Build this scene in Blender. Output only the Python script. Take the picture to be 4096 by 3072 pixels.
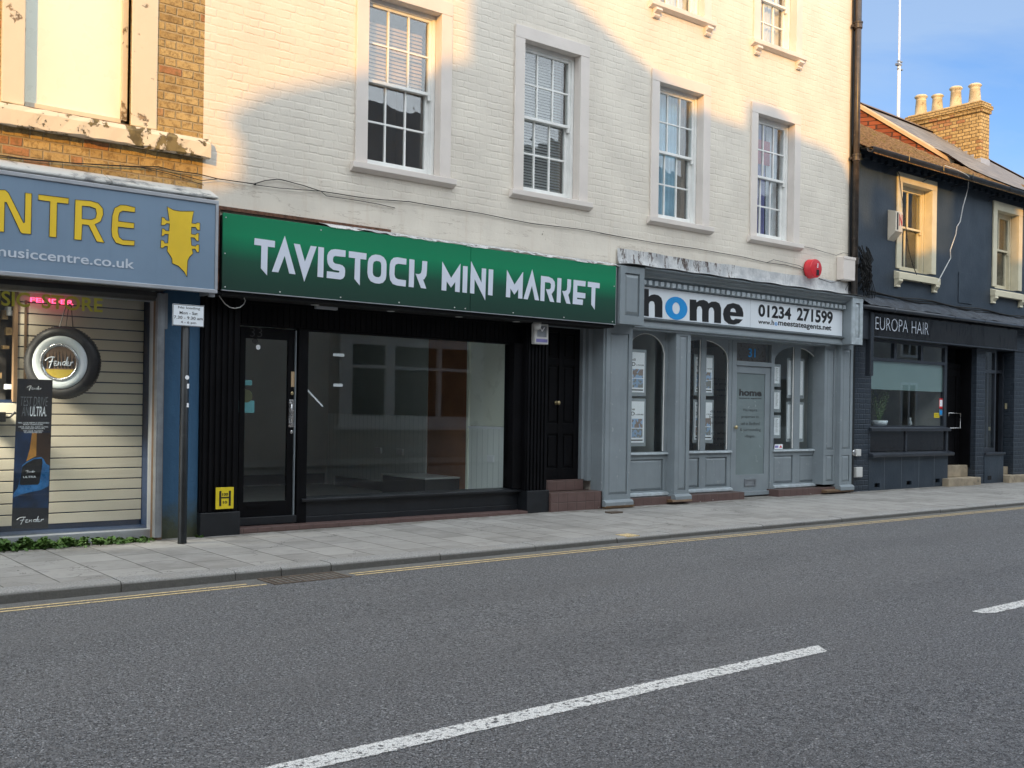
import bpy, math, random
from mathutils import Vector
from mathutils.geometry import tessellate_polygon
random.seed(7)
for o in list(bpy.data.objects): bpy.data.objects.remove(o)
S = bpy.context.scene
C = S.collection
# ---------------------------------------------------------------- camera
TH = math.atan(4200/5252.); ROLL = .0152; CAMY = -10.; CAMZ = 1.24
sn, cs = math.sin(TH), math.cos(TH); cr, sr = math.cos(ROLL), math.sin(ROLL)
FW = Vector((sn, cs, 0)); R0 = Vector((cs, -sn, 0)); U0 = Vector((0, 0, 1))
RC = cr*R0+sr*U0; UC = cr*U0-sr*R0
cam = bpy.data.cameras.new('camera'); co = bpy.data.objects.new('camera', cam); C.objects.link(co)
from mathutils import Matrix
m = Matrix((RC, UC, -FW)).transposed().to_4x4(); m.translation = Vector((0, CAMY, CAMZ)); co.matrix_world = m
cam.sensor_width = 36; cam.lens = 36*4200/4096; cam.shift_y = 106/4096; cam.clip_end = 2000; cam.clip_start = .05
S.camera = co
# ---------------------------------------------------------------- light
SAZ, SEL = math.radians(42), math.radians(15.5)
sund = Vector((-math.sin(SAZ)*math.cos(SEL), -math.cos(SAZ)*math.cos(SEL), math.sin(SEL)))
sl = bpy.data.lights.new('sun', 'SUN'); sl.energy = 2.0; sl.angle = math.radians(.7); sl.color = (1, .50, .07)
so = bpy.data.objects.new('sun', sl); C.objects.link(so)
so.rotation_euler = sund.to_track_quat('Z', 'Y').to_euler()
SKYFILL = (7.15, 7.75, 8.3, 1); SKYTINT = (.37, .465, .62, 1)
W = bpy.data.worlds.new("World"); S.world = W; W.use_nodes = True
wt = W.node_tree; bg = wt.nodes['Background']
sky = wt.nodes.new('ShaderNodeTexSky'); sky.sky_type = 'NISHITA'; sky.sun_disc = False
sky.sun_elevation = SEL; sky.sun_rotation = math.atan2(sund.x, sund.y); sky.dust_density = 1.2; sky.ozone_density = 1.6; sky.air_density = 1.0
bg.inputs[1].default_value = .15
tc = wt.nodes.new('ShaderNodeTexCoord'); mp = wt.nodes.new('ShaderNodeMapping'); mp.inputs['Scale'].default_value = (1.6, 2.2, 7.5); mp.inputs['Rotation'].default_value = (0, .25, .5)
nz = wt.nodes.new('ShaderNodeTexNoise'); nz.inputs['Scale'].default_value = 1.3; nz.inputs['Detail'].default_value = 7; nz.inputs['Roughness'].default_value = .55; nz.inputs['Distortion'].default_value = .6
rmp = wt.nodes.new('ShaderNodeMapRange'); rmp.inputs[1].default_value = .40; rmp.inputs[2].default_value = .62; rmp.inputs[3].default_value = 0; rmp.inputs[4].default_value = .5
mx = wt.nodes.new('ShaderNodeMix'); mx.data_type = 'RGBA'; mx.inputs['B'].default_value = (1.75, 2.25, 2.9, 1)
L = wt.links.new
L(tc.outputs['Generated'], mp.inputs[0]); L(mp.outputs[0], nz.inputs['Vector']); L(nz.outputs[0], rmp.inputs[0]); L(rmp.outputs[0], mx.inputs['Factor'])
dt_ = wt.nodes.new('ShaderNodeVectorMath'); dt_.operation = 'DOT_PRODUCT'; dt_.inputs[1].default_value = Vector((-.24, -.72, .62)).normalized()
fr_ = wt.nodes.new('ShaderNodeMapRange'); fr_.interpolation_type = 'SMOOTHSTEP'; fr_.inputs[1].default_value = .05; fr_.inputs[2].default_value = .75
vl = wt.nodes.new('ShaderNodeMix'); vl.data_type = 'RGBA'; vl.inputs['B'].default_value = SKYFILL   # added brightness on the unseen sunward half of the sky, lifts the shade
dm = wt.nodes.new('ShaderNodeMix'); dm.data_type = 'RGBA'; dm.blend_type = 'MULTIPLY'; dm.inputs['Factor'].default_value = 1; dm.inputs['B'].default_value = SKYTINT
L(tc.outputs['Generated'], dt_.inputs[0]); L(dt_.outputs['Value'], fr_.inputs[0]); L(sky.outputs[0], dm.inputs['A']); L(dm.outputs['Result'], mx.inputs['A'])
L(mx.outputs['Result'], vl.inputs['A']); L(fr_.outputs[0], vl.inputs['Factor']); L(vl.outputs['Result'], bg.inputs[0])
S.view_settings.view_transform = 'Standard'; S.view_settings.look = 'None'; S.view_settings.exposure = 1.05; S.view_settings.gamma = 1
S.render.resolution_x = 1024; S.render.resolution_y = 768
try: S.render.engine = 'CYCLES'
except Exception: pass

# ---------------------------------------------------------------- survey: photograph measurements -> metres on a plane
ZM = dict(A1=(0,0,2.16),A2=(1024,0,2.16),A3=(2048,0,2.16),A4=(3072,0,2.16),A5=(0,640,2.16),A6=(0,1408,2.16),A7=(800,1150,2.16),A8=(800,1500,2.16),
 B1=(1600,1200,2.16),B2=(2400,900,2.16),B3=(2400,1400,2.16),B4=(3300,1000,2.779),B5=(3300,1450,2.779),B6=(3300,250,2.779),B7=(0,1900,1.58),B8=(2400,1900,1.3043),
 C3=(1000,830,2.765),C4=(1700,930,2.765),C5=(2150,1250,1.951),C6=(0,1130,4.424),D1=(2550,1000,2.4578),D2=(820,780,1.3167),D3=(1200,1600,2.4578),D4=(0,1480,2.4385),
 D6=(900,1280,1.843),E1=(3400,780,3.178),E2=(2980,1280,2.676),E3=(2600,1280,2.676),C2=(0,2080,2.765),PX=(0,0,1))
def P(k, x, y): o = ZM[k]; return o[0]+x/o[2], o[1]+y/o[2]
def ray(px, py): return FW+(px-2048)/4200*RC-(py-1642)/4200*UC
def U(k, x, y, Y=0.):
    d = ray(*P(k, x, y)); t = (Y-CAMY)/d.y; return d.x*t, CAMZ+d.z*t
def G(k, x, y, Z=0.):
    d = ray(*P(k, x, y)); t = (Z-CAMZ)/d.z; return d.x*t, CAMY+d.y*t

# ---------------------------------------------------------------- material helpers
class NT:
    def __init__(s, name):
        s.m = bpy.data.materials.new(name); s.m.use_nodes = True; s.t = s.m.node_tree
        s.b = s.t.nodes['Principled BSDF']; s._pos = None
    def n(s, ty, **k):
        n = s.t.nodes.new(ty)
        for a, v in k.items(): setattr(n, a, v)
        return n
    def put(s, sock, v):
        if hasattr(v, 'is_output') or hasattr(v, 'links'): s.t.links.new(v, sock)
        else:
            if isinstance(v, tuple) and len(v) == 3 and sock.type == 'RGBA': v = v+(1,)
            sock.default_value = v
    def M(s, op, a, b=None, c=None):
        n = s.n('ShaderNodeMath', operation=op); s.put(n.inputs[0], a)
        if b is not None: s.put(n.inputs[1], b)
        if c is not None: s.put(n.inputs[2], c)
        return n.outputs[0]
    def pos(s):
        if s._pos is None:
            g = s.n('ShaderNodeNewGeometry'); sp = s.n('ShaderNodeSeparateXYZ'); s.put(sp.inputs[0], g.outputs['Position']); s._pos = (g.outputs['Position'], sp.outputs[0], sp.outputs[1], sp.outputs[2])
        return s._pos
    def vec(s, x, y, z):
        c = s.n('ShaderNodeCombineXYZ'); s.put(c.inputs[0], x); s.put(c.inputs[1], y); s.put(c.inputs[2], z); return c.outputs[0]
    def scl(s, v, sc):
        n = s.n('ShaderNodeVectorMath', operation='MULTIPLY'); s.put(n.inputs[0], v); n.inputs[1].default_value = sc; return n.outputs[0]
    def noise(s, scale=5, detail=4, rough=.55, v=None, dist=0, sc=None):
        n = s.n('ShaderNodeTexNoise'); vv = v if v is not None else s.pos()[0]
        if sc: vv = s.scl(vv, sc)
        s.put(n.inputs['Vector'], vv); n.inputs['Scale'].default_value = scale; n.inputs['Detail'].default_value = detail; n.inputs['Roughness'].default_value = rough; n.inputs['Distortion'].default_value = dist
        return n.outputs[0]
    def rng(s, v, a, b, c=0., d=1.):
        n = s.n('ShaderNodeMapRange'); n.interpolation_type = 'SMOOTHSTEP'; s.put(n.inputs[0], v)
        for i, q in enumerate((a, b, c, d)): s.put(n.inputs[1+i], q)
        return n.outputs[0]
    def mix(s, f, a, b, mode='MIX'):
        n = s.n('ShaderNodeMix', data_type='RGBA', blend_type=mode); s.put(n.inputs['Factor'], f); s.put(n.inputs['A'], a); s.put(n.inputs['B'], b); return n.outputs['Result']
    def white(s, v):
        n = s.n('ShaderNodeTexWhiteNoise', noise_dimensions='3D'); s.put(n.inputs['Vector'], v); return n.outputs[0]
    def voro(s, scale, v=None, feat='F1', out='Distance', rnd=1):
        n = s.n('ShaderNodeTexVoronoi', feature=feat); s.put(n.inputs['Vector'], v if v is not None else s.pos()[0]); n.inputs['Scale'].default_value = scale; n.inputs['Randomness'].default_value = rnd; return n.outputs[out]
    def bump(s, h, dist=.01, st=1., nrm=None):
        n = s.n('ShaderNodeBump'); s.put(n.inputs['Height'], h); n.inputs['Distance'].default_value = dist; n.inputs['Strength'].default_value = st
        if nrm is not None: s.put(n.inputs['Normal'], nrm)
        s.put(s.b.inputs['Normal'], n.outputs[0]); return n.outputs[0]
    def fin(s, col=None, rough=None, metal=0, spec=.5):
        if col is not None: s.put(s.b.inputs['Base Color'], col)
        if rough is not None: s.put(s.b.inputs['Roughness'], rough)
        s.b.inputs['Metallic'].default_value = metal; s.b.inputs['Specular IOR Level'].default_value = spec
        return s.m
def dk(c, f): return tuple(min(1, v*f) for v in c[:3])
def paint(name, col, rough=.5, var=.12, sc=3., bump=.0006, metal=0, spec=.5, dirt=None, dscale=9, dlo=.6, dhi=.72, streak=0, col2=None):
    t = NT(name); a = t.noise(sc, 5); c = t.mix(t.rng(a, .3, .7), dk(col, 1-var), col2 or dk(col, 1+var))
    if dirt: c = t.mix(t.M('MULTIPLY', t.rng(t.noise(dscale, 8, .7), dlo, dhi), .85), c, dirt)
    if streak:
        st = t.rng(t.noise(1, 6, .65, sc=(22, 22, 1.6)), .5, .78); c = t.mix(t.M('MULTIPLY', st, streak), c, dk(col, .55))
    r = t.M('ADD', t.M('MULTIPLY', t.noise(sc*6, 4), .3), rough-.15)
    if bump: t.bump(t.noise(60, 6, .7), bump, 1)
    return t.fin(c, r, metal, spec)
def flem(t, course=.0835, period=.343, st=.231, j=.012, wob=.008):
    p, x, y, z = t.pos(); n = t.noise(5, 3); n2 = t.noise(7, 3, v=t.scl(p, (1.3, 1.3, 1.1)))
    xx = t.M('ADD', t.M('ADD', x, y), t.M('MULTIPLY', t.M('SUBTRACT', n, .5), wob*3)); zz = t.M('ADD', z, t.M('MULTIPLY', t.M('SUBTRACT', n2, .5), wob*2.4))
    zr = t.M('DIVIDE', zz, course); row = t.M('FLOOR', zr); fz = t.M('FRACT', zr)
    u = t.M('ADD', t.M('DIVIDE', xx, period), t.M('MULTIPLY', t.M('MODULO', row, 2.), .5)); u = t.M('ADD', u, 50.); f = t.M('FRACT', u); s_ = st/period
    dx = t.M('MULTIPLY', t.M('MINIMUM', t.M('MINIMUM', f, t.M('SUBTRACT', 1., f)), t.M('ABSOLUTE', t.M('SUBTRACT', f, s_))), period)
    dz = t.M('MULTIPLY', t.M('MINIMUM', fz, t.M('SUBTRACT', 1., fz)), course)
    d = t.M('MINIMUM', dx, dz); mask = t.rng(d, j*.2, j*.75)
    idv = t.vec(t.M('FLOOR', u), row, t.M('GREATER_THAN', f, s_)); return mask, t.white(idv), idv
MAT = {}
def m_whitebrick():
    t = NT('cream_painted_brick'); mask, rid, _ = flem(t, j=.018, wob=.015); mask = t.M('MULTIPLY', mask, t.rng(t.noise(3.2, 5, .6), .2, .62)) if False else t.M('ADD', t.M('MULTIPLY', t.M('SUBTRACT', mask, 1.), t.rng(t.noise(4.2, 5, .65), .3, .66)), 1.); p, x, y, z = t.pos()
    low = t.rng(t.M('ADD', z, t.M('MULTIPLY', t.noise(2.2, 3), .5)), 3.62, 3.98)
    col = t.mix(t.rng(t.noise(1.7, 6), .3, .7), (.665, .605, .515), (.755, .69, .585))
    col = t.mix(t.M('MULTIPLY', t.M('SUBTRACT', 1., mask), t.M('MULTIPLY', low, .06)), col, (.42, .36, .29))
    crack = t.M('SUBTRACT', 1., t.rng(t.M('ABSOLUTE', t.M('SUBTRACT', t.noise(.8, 8, .6, sc=(1, 1, 6.5)), .5)), .0, .008))
    band = t.M('MULTIPLY', crack, t.M('SUBTRACT', 1., t.rng(z, 3.35, 3.75)))
    col = t.mix(t.M('MULTIPLY', t.M('MULTIPLY', band, t.rng(t.noise(1.6, 3), .45, .6)), .6), col, (.38, .30, .23))
    pl = t.M('MULTIPLY', t.rng(t.noise(3.1, 9, .75), .64, .665), t.M('SUBTRACT', 1., t.rng(z, 3.5, 3.72))); col = t.mix(pl, col, (.25, .17, .11)); st_ = t.M('MULTIPLY', t.rng(t.noise(1, 6, .7, sc=(9, 9, .9)), .50, .75), t.M('SUBTRACT', 1., t.M('MULTIPLY', t.rng(z, 3.4, 3.9), .72))); col = t.mix(t.M('MULTIPLY', st_, .4), col, (.55, .42, .30))
    h = t.M('ADD', t.M('MULTIPLY', t.M('MULTIPLY', mask, t.M('ADD', .55, t.M('MULTIPLY', rid, .55))), t.M('ADD', .1, t.M('MULTIPLY', low, .9))), t.M('MULTIPLY', t.noise(22, 6, .65), .7))
    h = t.M('SUBTRACT', h, t.M('MULTIPLY', t.M('ADD', pl, t.M('MULTIPLY', band, .4)), .6)); t.bump(h, .0043, .85); return t.fin(col, .62)
def m_yellowbrick(name='yellow_stock_brick', a=(.36, .25, .105), b=(.52, .39, .18), dark=.75, joint=(.44, .35, .21), red=.07, sc=1):
    t = NT(name); mask, rid, idv = flem(t, course=.0835*sc, period=.343*sc, st=.231*sc, j=.015, wob=.007); r2 = t.white(t.scl(idv, (1.7, 2.3, 5.1)))
    c = t.mix(rid, a, b); c = t.mix(t.M('MULTIPLY', t.rng(r2, 1-red*2, 1-red), .7), c, (.38, .15, .08))
    c = t.mix(t.M('MULTIPLY', t.rng(t.noise(15, 8, .75), .46, .60), dark), c, (.19, .125, .055)); c = t.mix(mask, t.mix(t.noise(14, 4), joint, dk(joint, .6)), c)
    c = t.mix(t.M('MULTIPLY', t.rng(t.noise(1.2, 5), .55, .8), .5), c, dk(a, .45))
    t.bump(t.M('ADD', mask, t.M('MULTIPLY', t.noise(34, 7, .72), 1.0)), .010, .9); return t.fin(c, .85, spec=.25)
def m_navybrick():
    t = NT('navy_painted_brick'); mask, rid, _ = flem(t, course=.085, period=.36, st=.24, j=.016); c = t.mix(t.noise(5, 5), (.017, .026, .038), (.033, .044, .060))
    t.bump(t.M('ADD', mask, t.M('MULTIPLY', t.noise(24, 5), .4)), .007, 1); return t.fin(c, .5)
def m_road():
    t = NT('chipped_asphalt'); p, x, y, z = t.pos(); pv = t.vec(x, y, 0.)
    v1 = t.n('ShaderNodeTexVoronoi', feature='F1'); t.put(v1.inputs['Vector'], pv); v1.inputs['Scale'].default_value = 78
    ce = t.voro(78, pv, 'DISTANCE_TO_EDGE'); rid = t.white(v1.outputs['Position'])
    void = t.rng(t.noise(62, 4, .6), .50, .62); g = t.mix(t.rng(rid, .2, 1.), (.205, .205, .208), (.41, .41, .412)); g = t.mix(t.rng(ce, .0, t.M('ADD', .05, t.M('MULTIPLY', void, .36))), (.06, .06, .062), g); trk = t.M('MULTIPLY', t.rng(t.M('COSINE', t.M('MULTIPLY', t.M('ADD', y, t.M('MULTIPLY', t.noise(.35, 3), .9)), 3.7)), .1, 1.), t.rng(t.noise(.5, 5, .6, sc=(.5, 1, 1)), .35, .6)); g = t.mix(t.M('MULTIPLY', trk, .35), g, t.mix(.5, g, (.10, .10, .102)))
    oil = t.rng(t.noise(1.3, 7, .7, sc=(.7, 1.4, 1)), .60, .72); g = t.mix(t.M('MULTIPLY', oil, .3), g, (.08, .08, .08))
    g = t.mix(t.rng(t.noise(.55, 5, .6, sc=(1, 3, 1)), .35, .7), g, t.mix(.3, g, (.22, .215, .21)))
    g = t.mix(t.M('MULTIPLY', t.rng(t.noise(2.2, 6, .6, sc=(.35, 1.6, 1)), .55, .75), .35), g, (.22, .215, .21))
    sp = t.voro(9, pv, 'F1'); spots = t.M('MULTIPLY', t.M('LESS_THAN', sp, .055), t.M('GREATER_THAN', t.noise(3, 3), .5)); g = t.mix(spots, g, (.62, .61, .57))
    gut = t.rng(t.M('ADD', y, t.M('MULTIPLY', t.noise(6, 4), .05)), -2.50, -2.40); g = t.mix(t.M('MULTIPLY', gut, .85), g, t.mix(t.noise(90, 4), (.20, .195, .18), (.30, .292, .27)))
    edge = t.rng(ce, .0, .22); h = t.M('ADD', t.M('MULTIPLY', edge, t.M('ADD', .25, rid)), t.M('MULTIPLY', t.M('SUBTRACT', 1., void), .5)); t.bump(h, .011, 1); return t.fin(g, t.M('ADD', .55, t.M('MULTIPLY', rid, .2)), spec=.4)
def m_slabs():
    t = NT('paving_slabs'); p, x, y, z = t.pos(); xx = t.M('ADD', x, t.M('MULTIPLY', t.M('SUBTRACT', t.noise(2, 3), .5), .015)); u = t.M('ADD', t.M('DIVIDE', t.M('SUBTRACT', xx, 1.82), .378), 40.); cu = t.M('FLOOR', u); fu = t.M('FRACT', u)
    off = t.white(t.vec(cu, 3., 1.)); off = t.M('ADD', t.M('MULTIPLY', t.M('MODULO', cu, 2.), .5), t.M('MULTIPLY', off, .12)); v = t.M('ADD', t.M('ADD', t.M('DIVIDE', y, .48), off), 20.35); cv = t.M('FLOOR', v); fv = t.M('FRACT', v)
    dx = t.M('MULTIPLY', t.M('MINIMUM', fu, t.M('SUBTRACT', 1., fu)), .378); dy = t.M('MULTIPLY', t.M('MINIMUM', fv, t.M('SUBTRACT', 1., fv)), .48)
    rid = t.white(t.vec(cu, cv, 0.)); d = t.M('MINIMUM', dx, t.M('MULTIPLY', dy, 1.4)); w = t.M('MULTIPLY', t.noise(4, 4), .010)
    mask = t.rng(d, .001, t.M('ADD', .002, w))
    c = t.mix(rid, (.235, .224, .206), (.345, .33, .305)); c = t.mix(t.rng(t.noise(2.6, 7, .65), .35, .72), c, t.mix(.6, c, (.40, .385, .36)))
    c = t.mix(t.M('MULTIPLY', t.rng(t.noise(6, 8, .7), .56, .70), .4), c, (.185, .175, .165)); c = t.mix(mask, (.09, .083, .073), c)
    gum = t.M('LESS_THAN', t.voro(5, t.vec(x, y, 0.)), .085); c = t.mix(t.M('MULTIPLY', gum, .45), c, (.17, .165, .16))
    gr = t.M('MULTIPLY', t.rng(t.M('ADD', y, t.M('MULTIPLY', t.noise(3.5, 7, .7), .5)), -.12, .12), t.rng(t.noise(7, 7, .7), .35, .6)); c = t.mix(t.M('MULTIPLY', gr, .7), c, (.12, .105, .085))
    stn = t.rng(t.noise(1.1, 8, .68), .58, .68); c = t.mix(t.M('MULTIPLY', stn, .35), c, (.16, .15, .135)); crk = t.M('LESS_THAN', t.M('ABSOLUTE', t.M('SUBTRACT', t.noise(.75, 7, .6), .5)), .0022); c = t.mix(t.M('MULTIPLY', crk, t.M('MULTIPLY', t.rng(t.noise(.6, 2), .5, .55), .8)), c, (.08, .075, .07))
    t.bump(t.M('ADD', mask, t.M('MULTIPLY', t.noise(90, 5, .7), .25)), .004, 1); return t.fin(c, t.M('ADD', .5, t.M('MULTIPLY', t.noise(12, 5), .3)), spec=.35)
def m_kerb():
    t = NT('granite_kerb'); p, x, y, z = t.pos(); c = t.mix(t.rng(t.noise(75, 6, .8), .35, .65), (.20, .195, .185), (.40, .39, .37)); c = t.mix(t.M('MULTIPLY', t.rng(t.noise(3, 6), .45, .7), .5), c, (.27, .25, .22))
    fr = t.rng(z, -.074, -.056); c = t.mix(t.M('MULTIPLY', t.M('SUBTRACT', 1., fr), .85), c, t.mix(t.noise(22, 6, .7), (.055, .052, .045), (.15, .145, .13)))
    t.bump(t.noise(70, 7, .75), .006, 1); return t.fin(c, .75)
def m_line(name, col, wear=.55, lo=.42, hi=.52, edge=False):
    t = NT(name); p, x, y, z = t.pos(); w = t.rng(t.noise(36, 6, .7), lo, hi); w2 = t.rng(t.voro(78, t.vec(x, y, 0.), 'DISTANCE_TO_EDGE'), .0, .09); k = t.M('MULTIPLY', w, t.M('ADD', 1-wear, t.M('MULTIPLY', w2, wear)))
    if edge: k = t.M('MULTIPLY', k, t.rng(t.M('ADD', t.M('MINIMUM', t.M('ADD', y, 6.45), t.M('SUBTRACT', -6.30, y)), t.M('MULTIPLY', t.M('SUBTRACT', t.noise(55, 5, .7), .5), .05)), .008, .014))
    c = t.mix(t.noise(9, 4), col, dk(col, .82)); t.fin(c, .6); tr = t.n('ShaderNodeBsdfTransparent'); ms = t.n('ShaderNodeMixShader'); t.put(ms.inputs[0], k)
    t.put(ms.inputs[1], tr.outputs[0]); t.put(ms.inputs[2], t.b.outputs[0]); t.put(t.t.nodes['Material Output'].inputs[0], ms.outputs[0]); t.bump(t.noise(60, 5), .003); return t.m
def m_glass(name='window_glass', ior=1.55, tint=(.97, .985, .98), wav=.0, rough=0.):
    t = NT(name); ge = t.n('ShaderNodeNewGeometry'); dd = t.n('ShaderNodeVectorMath', operation='DOT_PRODUCT'); t.put(dd.inputs[0], ge.outputs['Incoming']); t.put(dd.inputs[1], ge.outputs['Normal'])
    f0 = ((ior-1)/(ior+1))**2; fr_ = t.M('ADD', f0, t.M('MULTIPLY', 1-f0, t.M('POWER', t.M('SUBTRACT', 1., t.M('ABSOLUTE', dd.outputs['Value'])), 5.))); gl = t.n('ShaderNodeBsdfGlossy'); gl.inputs['Roughness'].default_value = rough; gl.inputs['Color'].default_value = (1, 1, 1, 1)
    tr = t.n('ShaderNodeBsdfTransparent'); tr.inputs[0].default_value = tint+(1,); ms = t.n('ShaderNodeMixShader'); t.put(ms.inputs[0], fr_); t.put(ms.inputs[1], tr.outputs[0]); t.put(ms.inputs[2], gl.outputs[0])
    if wav:
        b = t.n('ShaderNodeBump'); b.inputs['Distance'].default_value = wav; t.put(b.inputs['Height'], t.noise(2.2, 2)); t.put(gl.inputs['Normal'], b.outputs[0]); 
    t.put(t.t.nodes['Material Output'].inputs[0], ms.outputs[0]); return t.m
def m_green():
    t = NT('green_sign_print'); p, x, y, z = t.pos(); k = t.rng(t.M('ADD', z, t.M('MULTIPLY', t.M('SUBTRACT', t.noise(1.3, 2), .5), .05)), 2.36, 3.1); n = t.n('ShaderNodeValToRGB'); t.put(n.inputs[0], k); e = n.color_ramp.elements
    e[0].position = 0; e[0].color = (.010, .042, .029, 1); e[1].position = 1; e[1].color = (.0, .20, .085, 1); a = e.new(.4); a.color = (.009, .072, .042, 1); b = e.new(.62); b.color = (.002, .145, .068, 1); c = e.new(.85); c.color = (0., .225, .095, 1)
    col = t.mix(t.M('MULTIPLY', t.rng(t.noise(3, 7, .7), .6, .8), .15), n.outputs[0], (.08, .12, .1)); return t.fin(col, .38, spec=.45)
def m_moss():
    t = NT('mossy_tiles'); p, x, y, z = t.pos(); r = t.M('FRACT', t.M('MULTIPLY', t.M('ADD', z, t.M('MULTIPLY', t.noise(6, 4), .05)), 9.)); c = t.mix(t.rng(t.noise(22, 8, .75), .35, .65), (.07, .04, .02), (.40, .25, .13)); c = t.mix(t.rng(t.noise(7, 8, .7), .52, .62), c, (.19, .14, .04))
    c = t.mix(t.M('LESS_THAN', t.voro(26), .10), c, (.42, .36, .27)); t.bump(t.M('ADD', t.noise(28, 8, .75), t.M('MULTIPLY', r, .45)), .05, 1); return t.fin(c, .95, spec=.1)
def m_slate():
    t = NT('grey_slates'); p, x, y, z = t.pos(); zr = t.M('DIVIDE', z, .115); row = t.M('FLOOR', zr); fz = t.M('FRACT', zr); u = t.M('ADD', t.M('DIVIDE', x, .26), t.M('MULTIPLY', t.M('MODULO', row, 2.), .5)); f = t.M('FRACT', u); rid = t.white(t.vec(t.M('FLOOR', u), row, 2.))
    m_ = t.M('MULTIPLY', t.rng(fz, 0., .1), t.rng(t.M('MINIMUM', f, t.M('SUBTRACT', 1., f)), 0., .025)); c = t.mix(rid, (.155, .145, .135), (.235, .215, .19)); c = t.mix(t.M('MULTIPLY', t.rng(t.noise(9, 7, .7), .6, .72), .5), c, (.16, .10, .05))
    c = t.mix(m_, (.05, .05, .05), c); t.bump(t.M('ADD', t.M('MULTIPLY', t.M('SUBTRACT', 1., fz), 1.), rid), .015, 1); return t.fin(c, .6)
def m_tnG():
    t = NT('white_tongue_and_groove'); p, x, y, z = t.pos(); f = t.M('FRACT', t.M('DIVIDE', y, .115)); gr = t.rng(t.M('MINIMUM', f, t.M('SUBTRACT', 1., f)), .02, .07); c = t.mix(gr, (.62, .68, .66), (.88, .92, .90)); t.bump(gr, .004); return t.fin(c, .4)
def m_redtile():
    t = NT('red_quarry_tile'); p, x, y, z = t.pos(); f = t.M('FRACT', t.M('DIVIDE', x, .155)); g = t.M('FRACT', t.M('DIVIDE', t.M('ADD', z, .035), .127)); d = t.M('MINIMUM', t.M('MINIMUM', f, t.M('SUBTRACT', 1., f)), t.M('MINIMUM', g, t.M('SUBTRACT', 1., g))); k = t.rng(d, .01, .05)
    c = t.mix(t.noise(7, 6), (.085, .048, .042), (.15, .095, .085)); c = t.mix(k, (.085, .055, .045), c); t.bump(k, .003); return t.fin(c, .55)
def m_lead():
    t = NT('weathered_lead_flashing'); c = t.mix(t.rng(t.noise(3, 8, .7), .35, .65), (.34, .35, .36), (.58, .58, .57)); st = t.rng(t.noise(1, 8, .75, sc=(14, 14, 3.5)), .52, .57); lim = t.M('LESS_THAN', t.pos()[1], 12.1); c = t.mix(t.M('MULTIPLY', st, lim), c, (.075, .05, .04))
    c = t.mix(t.M('MULTIPLY', t.rng(t.noise(1, 6, .7, sc=(30, 30, 1.5)), .55, .7), .5), c, (.72, .72, .70)); t.bump(t.noise(9, 7, .65), .02, .7); return t.fin(c, .6)
def m_render_peel(name, col, under, lo=.60, hi=.64, sc=3.2):
    t = NT(name); n = t.rng(t.noise(sc, 9, .68, dist=.3), lo, hi); c = t.mix(t.noise(4, 6), dk(col, .92), dk(col, 1.06)); c = t.mix(n, c, t.mix(t.rng(t.noise(12, 6), .4, .6), under, dk(under, .5))); t.bump(t.M('SUBTRACT', t.M('MULTIPLY', t.noise(30, 6), .25), n), .006); return t.fin(c, .75)
def m_navy():
    t = NT('navy_smooth_render'); c = t.mix(t.rng(t.noise(1.8, 6), .3, .7), (.017, .029, .044), (.034, .048, .066)); c = t.mix(t.M('MULTIPLY', t.rng(t.noise(1, 6, .7, sc=(5, 5, .7)), .52, .75), .45), c, (.075, .088, .10)); c = t.mix(t.rng(t.noise(4.5, 9, .75), .735, .75), c, (.22, .22, .21)); t.bump(t.noise(26, 7, .7), .006, .8); return t.fin(c, .48)
def m_bluewall():
    t = NT('blue_painted_wall'); p, x, y, z = t.pos(); c = t.mix(t.noise(5, 5, .6, sc=(3, 3, .6)), (.018, .065, .135), (.035, .115, .215)); k = t.M('SUBTRACT', 1., t.rng(t.M('ADD', z, t.M('MULTIPLY', t.noise(9, 7, .7), .45)), .22, .62)); c = t.mix(t.M('MULTIPLY', k, .95), c, t.mix(t.noise(14, 6), (.018, .025, .012), (.07, .075, .03)))
    t.bump(t.noise(18, 5), .006); return t.fin(c, .55)
def m_emit(name, col, st):
    t = NT(name); t.b.inputs['Emission Color'].default_value = col+(1,); t.b.inputs['Emission Strength'].default_value = st; return t.fin(col, .5)
def m_film():
    t = NT('frosted_glass_film'); t.b.inputs['Transmission Weight'].default_value = 0; c = t.mix(t.noise(.8, 3), (.17, .25, .25), (.23, .31, .305)); t.fin(c, .25, spec=.8); t.b.inputs['Coat Weight'].default_value = 1; t.b.inputs['Coat Roughness'].default_value = .02; return t.m
def m_plate():
    t = NT('gloss_black_panel'); n = t.bump(t.noise(2.6, 2, dist=.4, sc=(1, 1, .6)), .02, .35); t.b.inputs['Coat Weight'].default_value = .25; t.b.inputs['Coat Roughness'].default_value = .02; t.put(t.b.inputs['Coat Normal'], n); return t.fin((.014, .014, .016), .10, spec=.45)
def m_photo(name, cols, sc):
    t = NT(name); a = t.voro(sc, None, 'F1', 'Color'); g = t.mix(t.noise(sc*1.5, 4), cols[0], cols[1]); sp = t.n('ShaderNodeSeparateColor'); t.put(sp.inputs[0], a); c = t.mix(t.M('GREATER_THAN', sp.outputs[0], .55), g, cols[2]); return t.fin(c, .3)
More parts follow.
